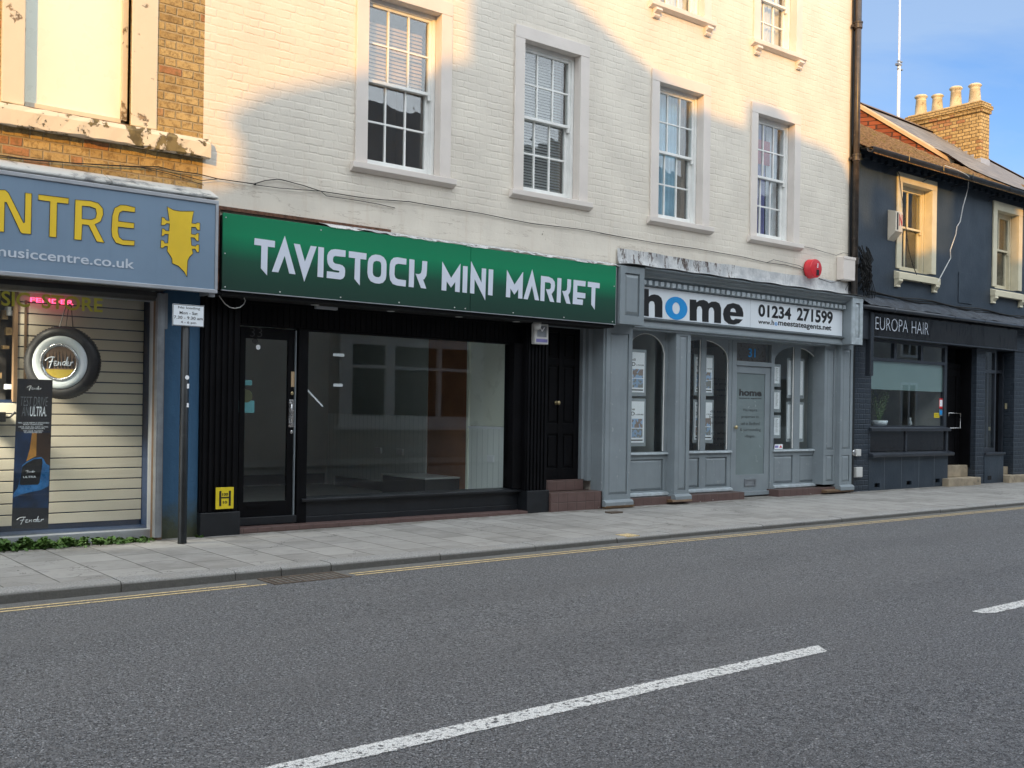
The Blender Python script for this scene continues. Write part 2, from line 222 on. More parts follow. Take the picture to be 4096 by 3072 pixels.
MM = dict(
 whitebrick=m_whitebrick(), yellow=m_yellowbrick(), chimney=m_yellowbrick('chimney_stock_brick', (.42, .29, .12), (.60, .44, .20), .35, (.22, .16, .09), .05, .9), redbrick=m_yellowbrick('red_gable_brick', (.20, .055, .03), (.33, .10, .05), .2, (.09, .05, .04), 0, 1.1),
 navybrick=m_navybrick(), navy=m_navy(), road=m_road(), slabs=m_slabs(), kerb=m_kerb(), glass=m_glass(), shopglass=m_glass('shop_glass', 1.5, (.97, .99, .985)), oldglass=m_glass('old_window_glass', 1.9, (.92, .94, .94), .006),
 green=m_green(), moss=m_moss(), slate=m_slate(), tng=m_tnG(), redtile=m_redtile(), lead=m_lead(), bluewall=m_bluewall(), film=m_film(), plate=m_plate(),
 wline=m_line('white_road_paint', (.86, .85, .81), .6, .38, .48, True), yline=m_line('yellow_road_paint', (.80, .60, .31), .6, .32, .46),
 surround=paint('cream_window_surround', (.70, .635, .575), .55, .05, 2, dirt=(.50, .43, .38), dlo=.64, dhi=.8), sash=paint('white_sash_paint', (.80, .80, .77), .4, .05, 5, dirt=(.38, .33, .27), dscale=30, dlo=.66, dhi=.7),
 creamsur=m_render_peel('peeling_cream_stone', (.66, .60, .48), (.36, .27, .17), .60, .63), sillpeel=m_render_peel('peeling_cream_sill', (.66, .60, .48), (.21, .17, .075), .52, .56, 5),
 ecream=paint('yellow_cream_paint', (.64, .58, .42), .5, .08, 3, dirt=(.40, .30, .16), dscale=14, dlo=.66, dhi=.72), coping=m_render_peel('grey_lead_coping', (.56, .55, .51), (.40, .40, .39), .5, .6, 5),
 black=paint('black_gloss_paint', (.0035, .0035, .0045), .55, .3, 3, bump=.0008, spec=.13), blackbase=paint('blue_black_plinth_paint', (.008, .010, .013), .45, .25, 6, bump=.002, dirt=(.3, .3, .28), dscale=26, dlo=.78, dhi=.8), grey=paint('grey_shopfront_paint', (.235, .27, .29), .38, .07, 2.5, bump=.0006, dirt=(.40, .42, .43), dscale=14, dlo=.62, dhi=.70, streak=.28),
 greylt=paint('worn_grey_moulding_paint', (.40, .45, .475), .36, .16, 9, dirt=(.45, .46, .46), dscale=20, dlo=.6, dhi=.7), alu=paint('aluminium_trim', (.42, .44, .47), .4, .08, 4, metal=.4), steel=paint('galvanised_steel', (.27, .29, .31), .45, .15, 6, metal=.5, streak=.3),
 brass=paint('old_brass', (.55, .45, .25), .35, .1, 9, metal=.9), chrome=paint('brushed_steel', (.55, .55, .55), .25, .08, 8, metal=.9), greysign=paint('blue_grey_sign_face', (.185, .265, .36), .4, .06, 1.2, bump=0, streak=.12), gold=paint('yellow_sign_letters', (.80, .54, .03), .45, .08, 2, bump=0), outline=paint('black_outline', (.01, .01, .01), .5), letterw=paint('pale_sign_letters', (.66, .70, .80), .4, .02, bump=0), letterg=paint('light_grey_letters', (.58, .63, .70), .4, .03, bump=0),
 signw=paint('white_sign_panel', (.80, .85, .89), .35, .03, 1.5, bump=0, streak=.1), ink=paint('black_vinyl', (.012, .012, .013), .4), inkfade=paint('faded_vinyl', (.08, .08, .08), .4, .5, 2, col2=(.02, .02, .02)), blue=paint('sky_blue_vinyl', (.015, .30, .72), .4, .05), red=paint('red_alarm_plastic', (.62, .025, .035), .35, .08, bump=0), white=paint('white_plastic', (.62, .62, .60), .4, .06, 4, dirt=(.3, .28, .25), dscale=12, dlo=.68, dhi=.75), whitep=paint('white_paper', (.90, .92, .95), .5, .03), cream=paint('cream_plastic', (.66, .58, .46), .45, .05),
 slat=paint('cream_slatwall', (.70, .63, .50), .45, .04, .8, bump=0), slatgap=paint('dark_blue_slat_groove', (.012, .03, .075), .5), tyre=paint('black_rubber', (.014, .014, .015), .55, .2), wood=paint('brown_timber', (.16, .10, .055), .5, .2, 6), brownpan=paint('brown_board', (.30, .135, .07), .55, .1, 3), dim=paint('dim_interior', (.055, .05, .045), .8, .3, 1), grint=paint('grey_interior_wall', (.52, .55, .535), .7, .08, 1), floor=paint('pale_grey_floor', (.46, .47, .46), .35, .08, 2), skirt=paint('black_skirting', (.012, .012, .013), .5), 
 yellowp=paint('yellow_plate', (.72, .56, .02), .4, .06, 20, dirt=(.35, .25, .03), dscale=30, dlo=.7, dhi=.74), pipe=paint('brown_black_cast_iron', (.045, .036, .03), .35, .4, 8, dirt=(.16, .12, .09), dscale=18, dlo=.6, dhi=.66), pipeb=paint('black_pole_paint', (.010, .012, .013), .35, .3, 8, dirt=(.05, .05, .05)), cable=paint('black_cable', (.02, .018, .016), .6), cablew=paint('white_cable', (.6, .6, .58), .5), gutter=paint('black_gutter', (.022, .022, .024), .35, .4, 5, dirt=(.10, .095, .085), dscale=9), stone=paint('worn_sandstone_step', (.33, .27, .19), .7, .2, 5, bump=.004, dirt=(.12, .095, .07), dlo=.56, dhi=.68), pot=paint('buff_clay_pot', (.58, .50, .33), .7, .2, 6, bump=.004, dirt=(.22, .17, .10), dscale=12, dlo=.54, dhi=.66), barge=paint('tan_barge_board', (.50, .36, .21), .6, .1), rust=paint('rusty_batten', (.13, .055, .03), .8, .5, 20, bump=.006), iron=paint('rusty_cast_grate', (.10, .075, .055), .6, .3, 20, bump=.004), 
 tan=paint('tan_blind', (.50, .34, .22), .6, .1), blind=paint('grey_venetian_blind', (.40, .40, .38), .5, .08), lace=paint('pale_blue_curtain', (.40, .60, .72), .8, .1), purple=paint('violet_curtain', (.20, .19, .42), .8, .2), redc=paint('red_cloth', (.42, .05, .06), .8), curt=paint('white_net_curtain', (.70, .72, .75), .8, .06), brownc=paint('grey_brown_curtain', (.30, .24, .19), .8, .1), board=paint('pale_green_white_board', (.80, .83, .72), .3, .03, .9, bump=0, spec=.6), sht=paint('dark_shutter_box', (.03, .03, .032), .45),
 leaf=paint('green_leaf', (.055, .12, .018), .6, .4, 30), leaf2=paint('pale_houseplant_leaf', (.12, .17, .07), .5, .3, 30), litter=paint('crumpled_litter', (.5, .48, .45), .8), oppw=paint('opposite_cream_render', (.52, .48, .42), .7, .05, 1), oppb=m_yellowbrick('opposite_red_brick', (.20, .085, .05), (.30, .14, .08), .3, (.20, .16, .12), .1, 1), opproof=paint('opposite_dark_slates', (.07, .07, .075), .6), film2=paint('frosted_door_glass', (.19, .235, .24), .22, .1, 1.2, bump=0, spec=.8), neon=m_emit('pink_neon_tube', (1., .06, .16), 2.2), poster=paint('poster_black', (.022, .022, .028), .35, .1, bump=0), pblue=paint('poster_navy', (.008, .03, .085), .35, .5, 5, bump=0), pbody=paint('poster_sky_blue', (.03, .16, .42), .3, .5, 6, bump=0, col2=(.05, .25, .60)), porange=paint('poster_amber_wood', (.55, .25, .05), .35, .3, 9, bump=0), pbrown=paint('poster_dark_brown', (.05, .025, .015), .35, .5, 5, bump=0), amber=paint('warm_display_goods', (.30, .20, .09), .5, .6, 14), flame=paint('flame_hubcap_brown', (.22, .14, .09), .3, .1), hub=paint('mustard_hubcap', (.45, .33, .05), .3, .1), wwall=paint('white_wall_tyre_rubber', (.55, .60, .62), .4, .05), photo=m_photo('house_photographs', ((.18, .2, .2), (.35, .33, .3), (.30, .42, .60)), 28), photo2=m_photo('brick_house_photographs', ((.22, .10, .07), (.4, .38, .35), (.35, .5, .7)), 24), acry=paint('clear_acrylic_holder', (.32, .35, .37), .15, .05, bump=0, spec=.8), sand=paint('plinth_sand_edge', (.42, .40, .35), .6), tape=paint('pale_tape', (.55, .60, .62), .4), teal=paint('teal_sticker', (.10, .28, .30), .4), olive=paint('olive_sticker_print', (.07, .08, .04), .5), opaqueblack=paint('black_void', (.004, .004, .004), .9), mstore=paint('mustard_window_vinyl', (.74, .70, .10), .45, .08, bump=0), navyp=paint('navy_satin_woodwork', (.030, .036, .046), .35, .15, 4, bump=.001), navyg=paint('navy_apron_lead', (.05, .06, .075), .45, .4, 7, bump=.02), brownglass=paint('dark_brown_fanlight_blind', (.07, .05, .035), .3, .2), salon=paint('salon_back_wall', (.40, .39, .36), .7, .3, 1.2), mgreen=m_emit('green_signal_lamp', (.02, .8, .45), 1.6))

# ---------------------------------------------------------------- mesh helpers
class MB:
    def __init__(s): s.v = []; s.f = []
    def add(s, vs, fs):
        o = len(s.v); s.v += [tuple(v) for v in vs]; s.f += [tuple(i+o for i in f) for f in fs]; return s
    def box(s, x0, x1, y0, y1, z0, z1):
        if x0 > x1: x0, x1 = x1, x0
        if y0 > y1: y0, y1 = y1, y0
        if z0 > z1: z0, z1 = z1, z0
        return s.add([(x0,y0,z0),(x1,y0,z0),(x1,y1,z0),(x0,y1,z0),(x0,y0,z1),(x1,y0,z1),(x1,y1,z1),(x0,y1,z1)], [(0,3,2,1),(4,5,6,7),(0,1,5,4),(1,2,6,5),(2,3,7,6),(3,0,4,7)])
    def prism(s, pts, y0, y1, holes=()):
        def area(p): return sum(p[i][0]*p[(i+1)%len(p)][1]-p[(i+1)%len(p)][0]*p[i][1] for i in range(len(p)))
        rings = [list(pts) if area(pts) > 0 else list(pts)[::-1]]+[list(h)[::-1] if area(h) > 0 else list(h) for h in holes]
        flat = [q for r in rings for q in r]; n = len(flat); tri = tessellate_polygon([[Vector((q[0], q[1], 0)) for q in r] for r in rings])
        vs = [(q[0], y0, q[1]) for q in flat]+[(q[0], y1, q[1]) for q in flat]; fs = []
        for t in tri:
            a, b, c = [flat[i] for i in t]; ar = (b[0]-a[0])*(c[1]-a[1])-(c[0]-a[0])*(b[1]-a[1])
            if abs(ar) < 1e-12: continue
            t = t if ar > 0 else t[::-1]; fs.append(tuple(t)); fs.append(tuple(i+n for i in t[::-1]))
        o = 0
        for r in rings:
            k = len(r)
            for i in range(k): j = (i+1) % k; fs.append((o+i, o+i+n, o+j+n, o+j))
            o += k
        return s.add(vs, fs)
    def xprism(s, pts, x0, x1):      # profile in (y,z) extruded along x
        n = len(pts); ar = sum(pts[i][0]*pts[(i+1)%n][1]-pts[(i+1)%n][0]*pts[i][1] for i in range(n)); pts = pts if ar > 0 else pts[::-1]
        fs = [tuple(range(n))[::-1], tuple(range(n, 2*n))]+[(i, (i+1)%n, (i+1)%n+n, i+n) for i in range(n)]
        return s.add([(x0, p[0], p[1]) for p in pts]+[(x1, p[0], p[1]) for p in pts], fs)
    def quad(s, a, b, c, d): return s.add([a, b, c, d], [(0, 1, 2, 3)])
    def tube(s, pts, r, n=6, close=False, r1=None):
        pts = [Vector(p) for p in pts]; k = len(pts); o = len(s.v)
        for i, p in enumerate(pts):
            a = pts[i-1] if (i > 0 or close) else p; b = pts[(i+1) % k] if (i < k-1 or close) else p
            t = (b-a).normalized() if (b-a).length > 1e-9 else Vector((0, 0, 1)); up = Vector((0, 1, 0)) if abs(t.y) < .9 else Vector((1, 0, 0)); e1 = t.cross(up).normalized(); e2 = t.cross(e1)
            rr = r if r1 is None else r+(r1-r)*i/max(1, k-1)
            for j in range(n): an = 2*math.pi*j/n; s.v.append(tuple(p+e1*math.cos(an)*rr+e2*math.sin(an)*rr))
        for i in range(k if close else k-1):
            for j in range(n): q = (i+1) % k; s.f.append((o+i*n+j, o+i*n+(j+1)%n, o+q*n+(j+1)%n, o+q*n+j))
        if not close: s.f.append(tuple(o+j for j in range(n))[::-1]); s.f.append(tuple(o+(k-1)*n+j for j in range(n)))
        return s
    def lathe(s, c, prof, n=24, axis='z', ang=0.):
        o = len(s.v); k = len(prof)
        for (r, h) in prof:
            for j in range(n):
                a = 2*math.pi*j/n
                if axis == 'z': s.v.append((c[0]+r*math.cos(a), c[1]+r*math.sin(a), c[2]+h))
                else:
                    x, z, y = r*math.cos(a), r*math.sin(a), h
                    s.v.append((c[0]+x*math.cos(ang)-y*math.sin(ang), c[1]+x*math.sin(ang)+y*math.cos(ang), c[2]+z))
        for i in range(k-1):
            for j in range(n): s.f.append((o+i*n+j, o+i*n+(j+1)%n, o+(i+1)*n+(j+1)%n, o+(i+1)*n+j))
        s.f.append(tuple(o+j for j in range(n))[::-1]); s.f.append(tuple(o+(k-1)*n+j for j in range(n))); return s
    def grid(s, f, nu, nv):
        o = len(s.v)
        for i in range(nu+1):
            for j in range(nv+1): s.v.append(tuple(f(i/nu, j/nv)))
        for i in range(nu):
            for j in range(nv): a = o+i*(nv+1)+j; s.f.append((a, a+nv+1, a+nv+2, a+1))
        return s
    def holes(s, x0, x1, z0, z1, y0, y1, hs):   # wall slab with rectangular openings
        xs = sorted({x0, x1, *[v for h in hs for v in h[:2] if x0 < v < x1]}); zs = sorted({z0, z1, *[v for h in hs for v in h[2:] if z0 < v < z1]})
        ins = lambda a, b: any(h[0] <= a <= h[1] and h[2] <= b <= h[3] for h in hs) or not (x0 < a < x1 and z0 < b < z1)
        for i in range(len(xs)-1):
            for j in range(len(zs)-1):
                xa, xb, za, zb = xs[i], xs[i+1], zs[j], zs[j+1]; cx, cz = (xa+xb)/2, (za+zb)/2
                if ins(cx, cz): continue
                s.quad((xa,y0,za),(xb,y0,za),(xb,y0,zb),(xa,y0,zb)); s.quad((xa,y1,za),(xa,y1,zb),(xb,y1,zb),(xb,y1,za))
                if ins(xa-1e-4, cz): s.quad((xa,y1,za),(xa,y0,za),(xa,y0,zb),(xa,y1,zb))
                if ins(xb+1e-4, cz): s.quad((xb,y0,za),(xb,y1,za),(xb,y1,zb),(xb,y0,zb))
                if ins(cx, za-1e-4): s.quad((xa,y1,za),(xb,y1,za),(xb,y0,za),(xa,y0,za))
                if ins(cx, zb+1e-4): s.quad((xa,y0,zb),(xb,y0,zb),(xb,y1,zb),(xa,y1,zb))
        return s
def link(name, mb, mat, org=(0, 0, 0), parent=None, bev=0, smooth=False, label=None):
    me = bpy.data.meshes.new(name); me.from_pydata([(v[0]-org[0], v[1]-org[1], v[2]-org[2]) for v in mb.v], [], mb.f); me.update()
    me.materials.append(MM[mat] if isinstance(mat, str) else mat); o = bpy.data.objects.new(name, me); C.objects.link(o)
    if smooth:
        for p in me.polygons: p.use_smooth = True
    if bev: b = o.modifiers.new('bevel', 'BEVEL'); b.width = bev; b.segments = 2; b.limit_method = 'ANGLE'
    if parent: o.parent = parent
    else: o.location = org
    if label: o['label'] = label
    return o
class Thing:
    def __init__(s, name, label, cat, loc, group=None):
        s.o = bpy.data.objects.new(name, None); C.objects.link(s.o); s.o.location = loc; s.l = loc; s.o.empty_display_size = .1
        s.o['label'] = label; s.o['category'] = cat
        if group: s.o['group'] = group
    def part(s, name, mb, mat, parent=None, bev=0, smooth=False, label=None): return link(name, mb, mat, s.l, parent or s.o, bev, smooth, label)
def solo(name, mb, mat, label, cat, org, group=None, bev=0, smooth=False):
    o = link(name, mb, mat, org, None, bev, smooth); o['label'] = label; o['category'] = cat
    if group: o['group'] = group
    return o
def struct(name, mb, mat, smooth=False, bev=0): o = link(name, mb, mat, (0, 0, 0), None, bev, smooth); o['kind'] = 'structure'; return o
def txt(string, x0, x1, z0, z1, y, bold=.0, depth=.003, shear=0, wave=None):
    cu = bpy.data.curves.new('t', 'FONT'); cu.body = string; cu.size = 1; cu.offset = bold; cu.resolution_u = 4; cu.shear = shear; o = bpy.data.objects.new('t', cu); C.objects.link(o); bpy.context.view_layer.update()
    me = bpy.data.meshes.new_from_object(o.evaluated_get(bpy.context.evaluated_depsgraph_get())); vs = [v.co.copy() for v in me.vertices]; fs = [tuple(p.vertices) for p in me.polygons]
    bpy.data.objects.remove(o); bpy.data.meshes.remove(me); mb = MB()
    ax, bx = min(v.x for v in vs), max(v.x for v in vs); ay, by = min(v.y for v in vs), max(v.y for v in vs)
    if z1 is None: z1 = z0+(by-ay)*(x1-x0)/(bx-ax)
    w = [(x0+(v.x-ax)/(bx-ax)*(x1-x0), y, z0+(v.y-ay)/(by-ay)*(z1-z0)) for v in vs]
    mb.add(w, fs); return mb
def polyU(mb, k, pts, Y0, Y1, holes=()): mb.prism([U(k, *p, Y0) for p in pts], Y0, Y1, [[U(k, *p, Y0) for p in h] for h in holes]); return mb
FEND = [[(0, .62), (.1, .85), (.22, .93), (.33, .9)], [(.27, .9), (.22, .5), (.15, 0)], [(.13, .5), (.28, .58)], [(.42, .55), (.34, .58), (.33, .45), (.39, .42), (.32, .36), (.33, .22), (.42, .25)], [(.45, .22), (.48, .55), (.48, .4), (.55, .55), (.54, .22)], [(.72, .55), (.63, .5), (.61, .3), (.68, .25), (.74, .5), (.80, .97), (.74, .22)], [(.84, .55), (.78, .5), (.83, .4), (.77, .33), (.79, .22), (.86, .26)], [(.89, .22), (.92, .55), (.92, .42), (.99, .56), (.98, .45)]]
def script(x0, x1, z0, z1, y, r):
    mb = MB()
    for st in FEND: mb.tube([(x0+(x1-x0)*a, y, z0+(z1-z0)*b) for a, b in st], r, 4)
    return mb
def cablepts(k, pts, Y): return [(U(k, x, y, Y)[0], Y, U(k, x, y, Y)[1]) for x, y in pts]

# ================================================================ SETTING
def rz(x): return -.135+.03*max(0, min(1, (x-1)/7))
def wz(x): return -.05+.05*max(0, min(1, (x-3)/6))
struct('ground', MB().box(-400, 400, -400, 400, -.9, -.6), paint('distant_ground', (.08, .08, .075), .9))
NX = [-40, -20, -8]+[-4+i*.5 for i in range(60)]+[30, 45, 90]
def sheet(mb, y0, y1, f0, f1, xs=NX):
    o = len(mb.v)
    for x in xs: mb.v += [(x, y0, f0(x)), (x, y1, f1(x))]
    for i in range(len(xs)-1): mb.f.append((o+2*i, o+2*i+2, o+2*i+3, o+2*i+1))
    return mb
struct('road', sheet(MB(), -10.42, -2.2, rz, rz), 'road')
struct('pavement', sheet(MB(), -2.06, .9, lambda x: -.05, lambda x: wz(x)), 'slabs')
opp = MB().box(-40, 90, -13, -10.7, -.5, -.03); struct('opposite_pavement', opp, 'slabs')
kx = [-4.3]
while kx[-1] < 1.0: kx.append(kx[-1]+.84)
kj = [G('PX', x, y, -.08)[0]*.985 for x, y in ((19, 2400), (528, 2350), (971, 2300), (1163, 2285), (1357, 2265))]
kx = [kj[0]-.84*i for i in range(7, 0, -1)]+kj
b0 = 7.60
kx += [kx[-1]+(b0-kx[-1])*i/3 for i in range(1, 4)]
for i in range(1, 40): kx.append(b0+.79*i)
kb = MB(); ok = MB(); rr = random.Random(3)
for a, b in zip(kx, kx[1:]):
    g = .004; y0 = -2.26+rr.uniform(-.006, .006); zt = -.05+rr.uniform(-.003, .003); xs = [a+g+(b-a-2*g)*i/6 for i in range(7)]
    pr = []
    for x in xs:
        j = rr.uniform(-.005, .005); pr.append([(x, y0-.004+j, -.5), (x, y0+j, zt-.022), (x, y0+.010+j, zt-.006), (x, y0+.026+j*.6, zt), (x, -2.055, zt+.001), (x, -2.05, -.5)])
    o = len(kb.v)
    for p in pr: kb.v += p
    for i in range(6):
        for j in range(5): kb.f.append((o+i*6+j, o+i*6+6+j, o+i*6+7+j, o+i*6+1+j))
    kb.f.append(tuple(o+j for j in range(6))); kb.f.append(tuple(o+36+j for j in range(6))[::-1])
struct('kerb', kb, 'kerb'); struct('opposite_kerb', ok.box(-40, 90, -10.7, -10.4, -.5, -.03), 'kerb')
def strip(x0, x1, y0, y1, dz=.004, n=12): xs = [x0+(x1-x0)*i/n for i in range(n+1)]; return sheet(MB(), y0, y1, lambda x: rz(x)+dz, lambda x: rz(x)+dz, xs)
def stripadd(mb, x0, x1, y0, y1, n=12): xs = [x0+(x1-x0)*i/n for i in range(n+1)]; return sheet(mb, y0, y1, lambda x: rz(x)+.004, lambda x: rz(x)+.004, xs)
DR0, DR1 = 3.62, 4.30
yl = MB()
for ya in (-2.462, -2.552):
    stripadd(yl, -6, DR0-.05+(-.12 if ya > -2.5 else 0), ya-.0175, ya+.0175); stripadd(yl, DR1+.05, 60, ya-.0175, ya+.0175, 60)
struct('double_yellow_line', yl, 'yline')
wl = MB()
for a in (-10.4, -4.6, 1.2, 7.06, 12.9, 18.8, 24.7, 30.6):
    xs = [a, a+.10, a+.3, a+3.8, a+3.98, a+4.08]; o = len(wl.v); L0 = -6.455; L1 = -6.295
    for x, e in zip(xs, (.5, .15, 0, 0, .0, .9)): wl.v += [(x, L0+(L1-L0)*e*(1 if e == .9 else .8), rz(x)+.004), (x, L1-(L1-L0)*e*.1, rz(x)+.004)]
    for i in range(5): wl.f.append((o+2*i, o+2*i+2, o+2*i+3, o+2*i+1))
struct('centre_line', wl, 'wline')
uc = G('C5', 597, 1552, -.004); solo('inspection_cover', MB().box(uc[0]-.10, uc[0]+.10, uc[1]-.06, uc[1]+.06, -.03, wz(9)-.004+.0), 'iron', 'small dark rectangular metal cover set in the pavement below the grey pilaster', 'cover', (uc[0], uc[1], -.01), bev=.002)
for k_, x_, y_, w_ in (('B7', 1610, 497, .40),):
    q = G(k_, x_, y_, -.035); ps_ = sheet(MB(), q[1]-.12, q[1]+.12, lambda x: -.031+.0, lambda x: -.028, [q[0]-.19, q[0]+.19])
ym_ = G('B8', 92, 306, -.05); struct('yellow_kerb_mark', MB().box(ym_[0]-.09, ym_[0]+.09, -2.25, -2.07, -.06, -.0465), 'yline')
# gully grate
gt = Thing('drain_grate', 'rusty cast iron drain grate in the gutter where the double yellow lines break', 'drain', ((DR0+DR1)/2, -2.4, rz(4)))
gm = MB(); z = rz(4)
gm.box(DR0, DR1, -2.60, -2.57, z-.03, z+.006).box(DR0, DR1, -2.31, -2.28, z-.03, z+.006).box(DR0, DR0+.03, -2.57, -2.31, z-.03, z+.0055).box(DR1-.03, DR1, -2.57, -2.31, z-.03, z+.0055); gt.part('frame', gm, 'iron', bev=.003)
gm = MB()
for i in range(11): x = DR0+.05+i*.055; gm.box(x, x+.026, -2.57, -2.31, z-.03, z+.003)
gt.part('bars', gm, 'iron'); gt.part('pit', MB().box(DR0+.03, DR1-.03, -2.568, -2.312, z-.028, z-.012), 'opaqueblack')

# ================================================================ WHITE BUILDING
XW0, XW1 = 4.05, 15.09
wb = Thing('painted_brick_building', 'tall cream painted brick building with georgian sash windows above two shops', 'building', (9.5, 0, 0))
WINS = [(5.90, 6.86, 3.92, 5.79, 'tan'), (8.10, 9.02, 3.94, 5.79, 'blind'), (10.48, 11.38, 3.91, 5.76, 'lace'), (12.60, 13.49, 3.90, 5.73, 'purple'), (10.46, 11.36, 6.84, 8.2, 'brownc'), (12.62, 13.49, 6.82, 8.2, 'curt')]
E_ = .02
hs = [(a-E_, b+E_, c-E_, d+E_) for a, b, c, d, _ in WINS]+[(XW0+.08, 9.45, -1, 3.05), (9.93, 14.95, -1, 2.95)]
wb.part('wall', MB().holes(XW0, XW1, -.3, 10.6, 0, .28, hs).box(XW0, XW1, 3.0, 9.0, 5.6, 10.6).box(XW1-.25, XW1, .28, 9, -.3, 10.6), 'whitebrick')
wb.part('parapet', MB().box(XW0-.1, XW1+.05, -.15, .35, 10.6, 10.8), 'surround')
def sashwin(T, w, rows=(2, 2), cols=3, style='white', yd=.12, bar=.021, mat='sash', glass='oldglass', horns=True, stile=.045, extra=None):
    x0, x1, z0, z1, cv = w; zm = (z0+z1)/2+.03; win = T.part('window', MB().box(x0, x0+stile*.7, yd-.02, yd+.10, z0, z1).box(x1-stile, x1, yd-.02, yd+.10, z0, z1).box(x0+stile*.7, x1-stile, yd-.02, yd+.10, z1-.05, z1).box(x0+stile*.7, x1-stile, yd-.02, yd+.10, z0, z0+.02), mat, bev=.003)
    a, b = x0+stile*.7, x1-stile
    for nm, (za, zb), y, s in (('upper_sash', (zm-.02, z1-.05), yd, .035), ('lower_sash', (z0+.02, zm+.02), yd+.045, .045)):
        m = MB().box(a, a+s, y, y+.04, za, zb).box(b-s, b, y, y+.04, za, zb).box(a+s, b-s, y, y+.04, za, za+(.035 if nm[0] == 'u' else .075)).box(a+s, b-s, y, y+.04, zb-.035, zb)
        aa, bb = a+s, b-s; r0 = za+(.035 if nm[0] == 'u' else .075); r1 = zb-.035
        for i in range(1, cols): x = aa+(bb-aa)*i/cols; m.box(x-bar/2, x+bar/2, y+.004, y+.034, r0, r1)
        for j in range(1, rows[0]): zz = r0+(r1-r0)*j/rows[0]; m.box(aa, bb, y+.006, y+.032, zz-bar/2, zz+bar/2)
        if horns and nm[0] == 'u':
            for xh in (a, b-s): m.box(xh, xh+s, y+.002, y+.038, za-.055, za)
        T.part(nm, m, mat, win, bev=.002)
        T.part('glass', MB().box(aa, bb, y+.019, y+.022, r0, r1), glass, win)
    inn = MB().box(x0-.05, x1+.05, yd+.9, yd+.95, z0-.1, z1+.1).box(x0-.10, x0-.05, yd+.12, yd+.9, z0-.1, z1+.1).box(x1+.05, x1+.10, yd+.12, yd+.9, z0-.1, z1+.1).box(x0-.05, x1+.05, yd+.12, yd+.9, z0-.15, z0-.1).box(x0-.05, x1+.05, yd+.12, yd+.9, z1+.1, z1+.15)
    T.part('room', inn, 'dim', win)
    yb = yd+.13
    def drape(xa, xb, za, zb, mt, amp=.018, n=26, fr=9): T.part('curtain', MB().grid(lambda u, v: (xa+(xb-xa)*u, yb+.03+amp*math.sin(u*fr*2*math.pi+v*.8)*(1.1-.4*v), za+(zb-za)*v), n*3, 4), mt, win, smooth=True)
    def slats(za, zb, mt, p=.036):
        m = MB(); k = int((zb-za)/p)
        for i in range(k): z = za+i*p; m.quad((x0+.06, yb+.002, z), (x1-.08, yb+.002, z), (x1-.08, yb+.022, z+p*.86), (x0+.06, yb+.022, z+p*.86))
        T.part('venetian_blind', m, mt, win)
    if cv == 'tan': slats(zm, z1-.18, 'tan', .042)
    if cv == 'blind': slats(z0+.05, z1-.05, 'blind', .036); drape(x1-.22, x1-.06, z0, z1, 'brownc', .01, 8, 2)
    if cv == 'lace': drape(x0+.02, x1-.22, z0, z1, 'lace'); drape(x1-.22, x1-.04, z0, z1, 'brownc', .01, 8, 2)
    if cv == 'purple': drape(x0+.02, x0+.55, z0, z1, 'purple'); drape(x1-.3, x1-.04, z0, z1, 'curt', .012, 10, 3); T.part('red_cloth', MB().box(x0+.3, x0+.62, yb-.012, yb-.004, z1-.65, z1-.28), 'redc', win)
    if cv == 'brownc': drape(x0+.45, x1-.04, z0, z1, 'curt', .015, 14, 5); drape(x0+.1, x0+.4, z0, z1, 'brownc', .012, 10, 3)
    if cv == 'curt': drape(x0+.38, x1-.05, z0, z1, 'curt', .02, 16, 5)
    if cv == 'drapes': drape(x0+.02, x0+.42, z0+.9, z1, 'curt', .02, 16, 5); T.part('blue_panel', MB().box(x0+.02, x0+.42, yb, yb+.01, z0, z0+.78), 'lace', win)
    if cv == 'net': drape(x0+.02, x0+.36, z0+.85, z1, 'lace', .01, 12, 3)
def surround(T, w, j, top, mat, lab=None, yd=.12, out=.028, xr=None):
    x0, x1, z0, z1 = w[:4]; m = MB()
    m.box(x0-j, x0, -out, -.001, z0, z1).box(x1, x1+j, -out, -.001, z0, z1).box(x0-j, x1+j, -out-.002, -.001, z1, z1+top)
    m.box(x0-E_, x0, -.001, yd-.02, z0, z1).box(x1, x1+E_, -.001, yd-.02, z0, z1).box(x0-E_, x1+E_, -.001, yd-.02, z1, z1+E_)
    T.part('window_surround', m, mat, bev=.004)
for w in WINS:
    up = w[2] > 6
    sashwin(wb, w); surround(wb, w, .15, .155, 'surround')
    x0, x1, z0 = w[0], w[1], w[2]; wb.part('sill', MB().xprism([(-.075, z0-.075), (-.075, z0-.012), (.10, z0), (.10, z0-.11), (-.02, z0-.11)], x0-.20, x1+.21), 'surround', bev=.005)
    if up:
        for xb in (x0-.13, x1+.02):
            zt = z0-.11; pr = [(0, zt), (-.085, zt), (-.09, zt-.03), (-.06, zt-.055), (-.035, zt-.07), (-.05, zt-.095), (-.035, zt-.12), (0, zt-.125)]
            wb.part('bracket', MB().xprism(pr, xb, xb+.115), 'surround', bev=.004)
# lead ledge above the estate agents
rj = random.Random(5)
wb.part('lead_ledge', MB().grid(lambda u, v: (9.72+5.3*u, -.022-.02*v*0+(-.02 if v < .5 else 0)*(1-v*2)*4*.35+.004*math.sin(u*40), 3.17+v*(.235+.006*math.sin(u*17)+.003*math.sin(u*61))), 80, 6), 'lead', smooth=True)
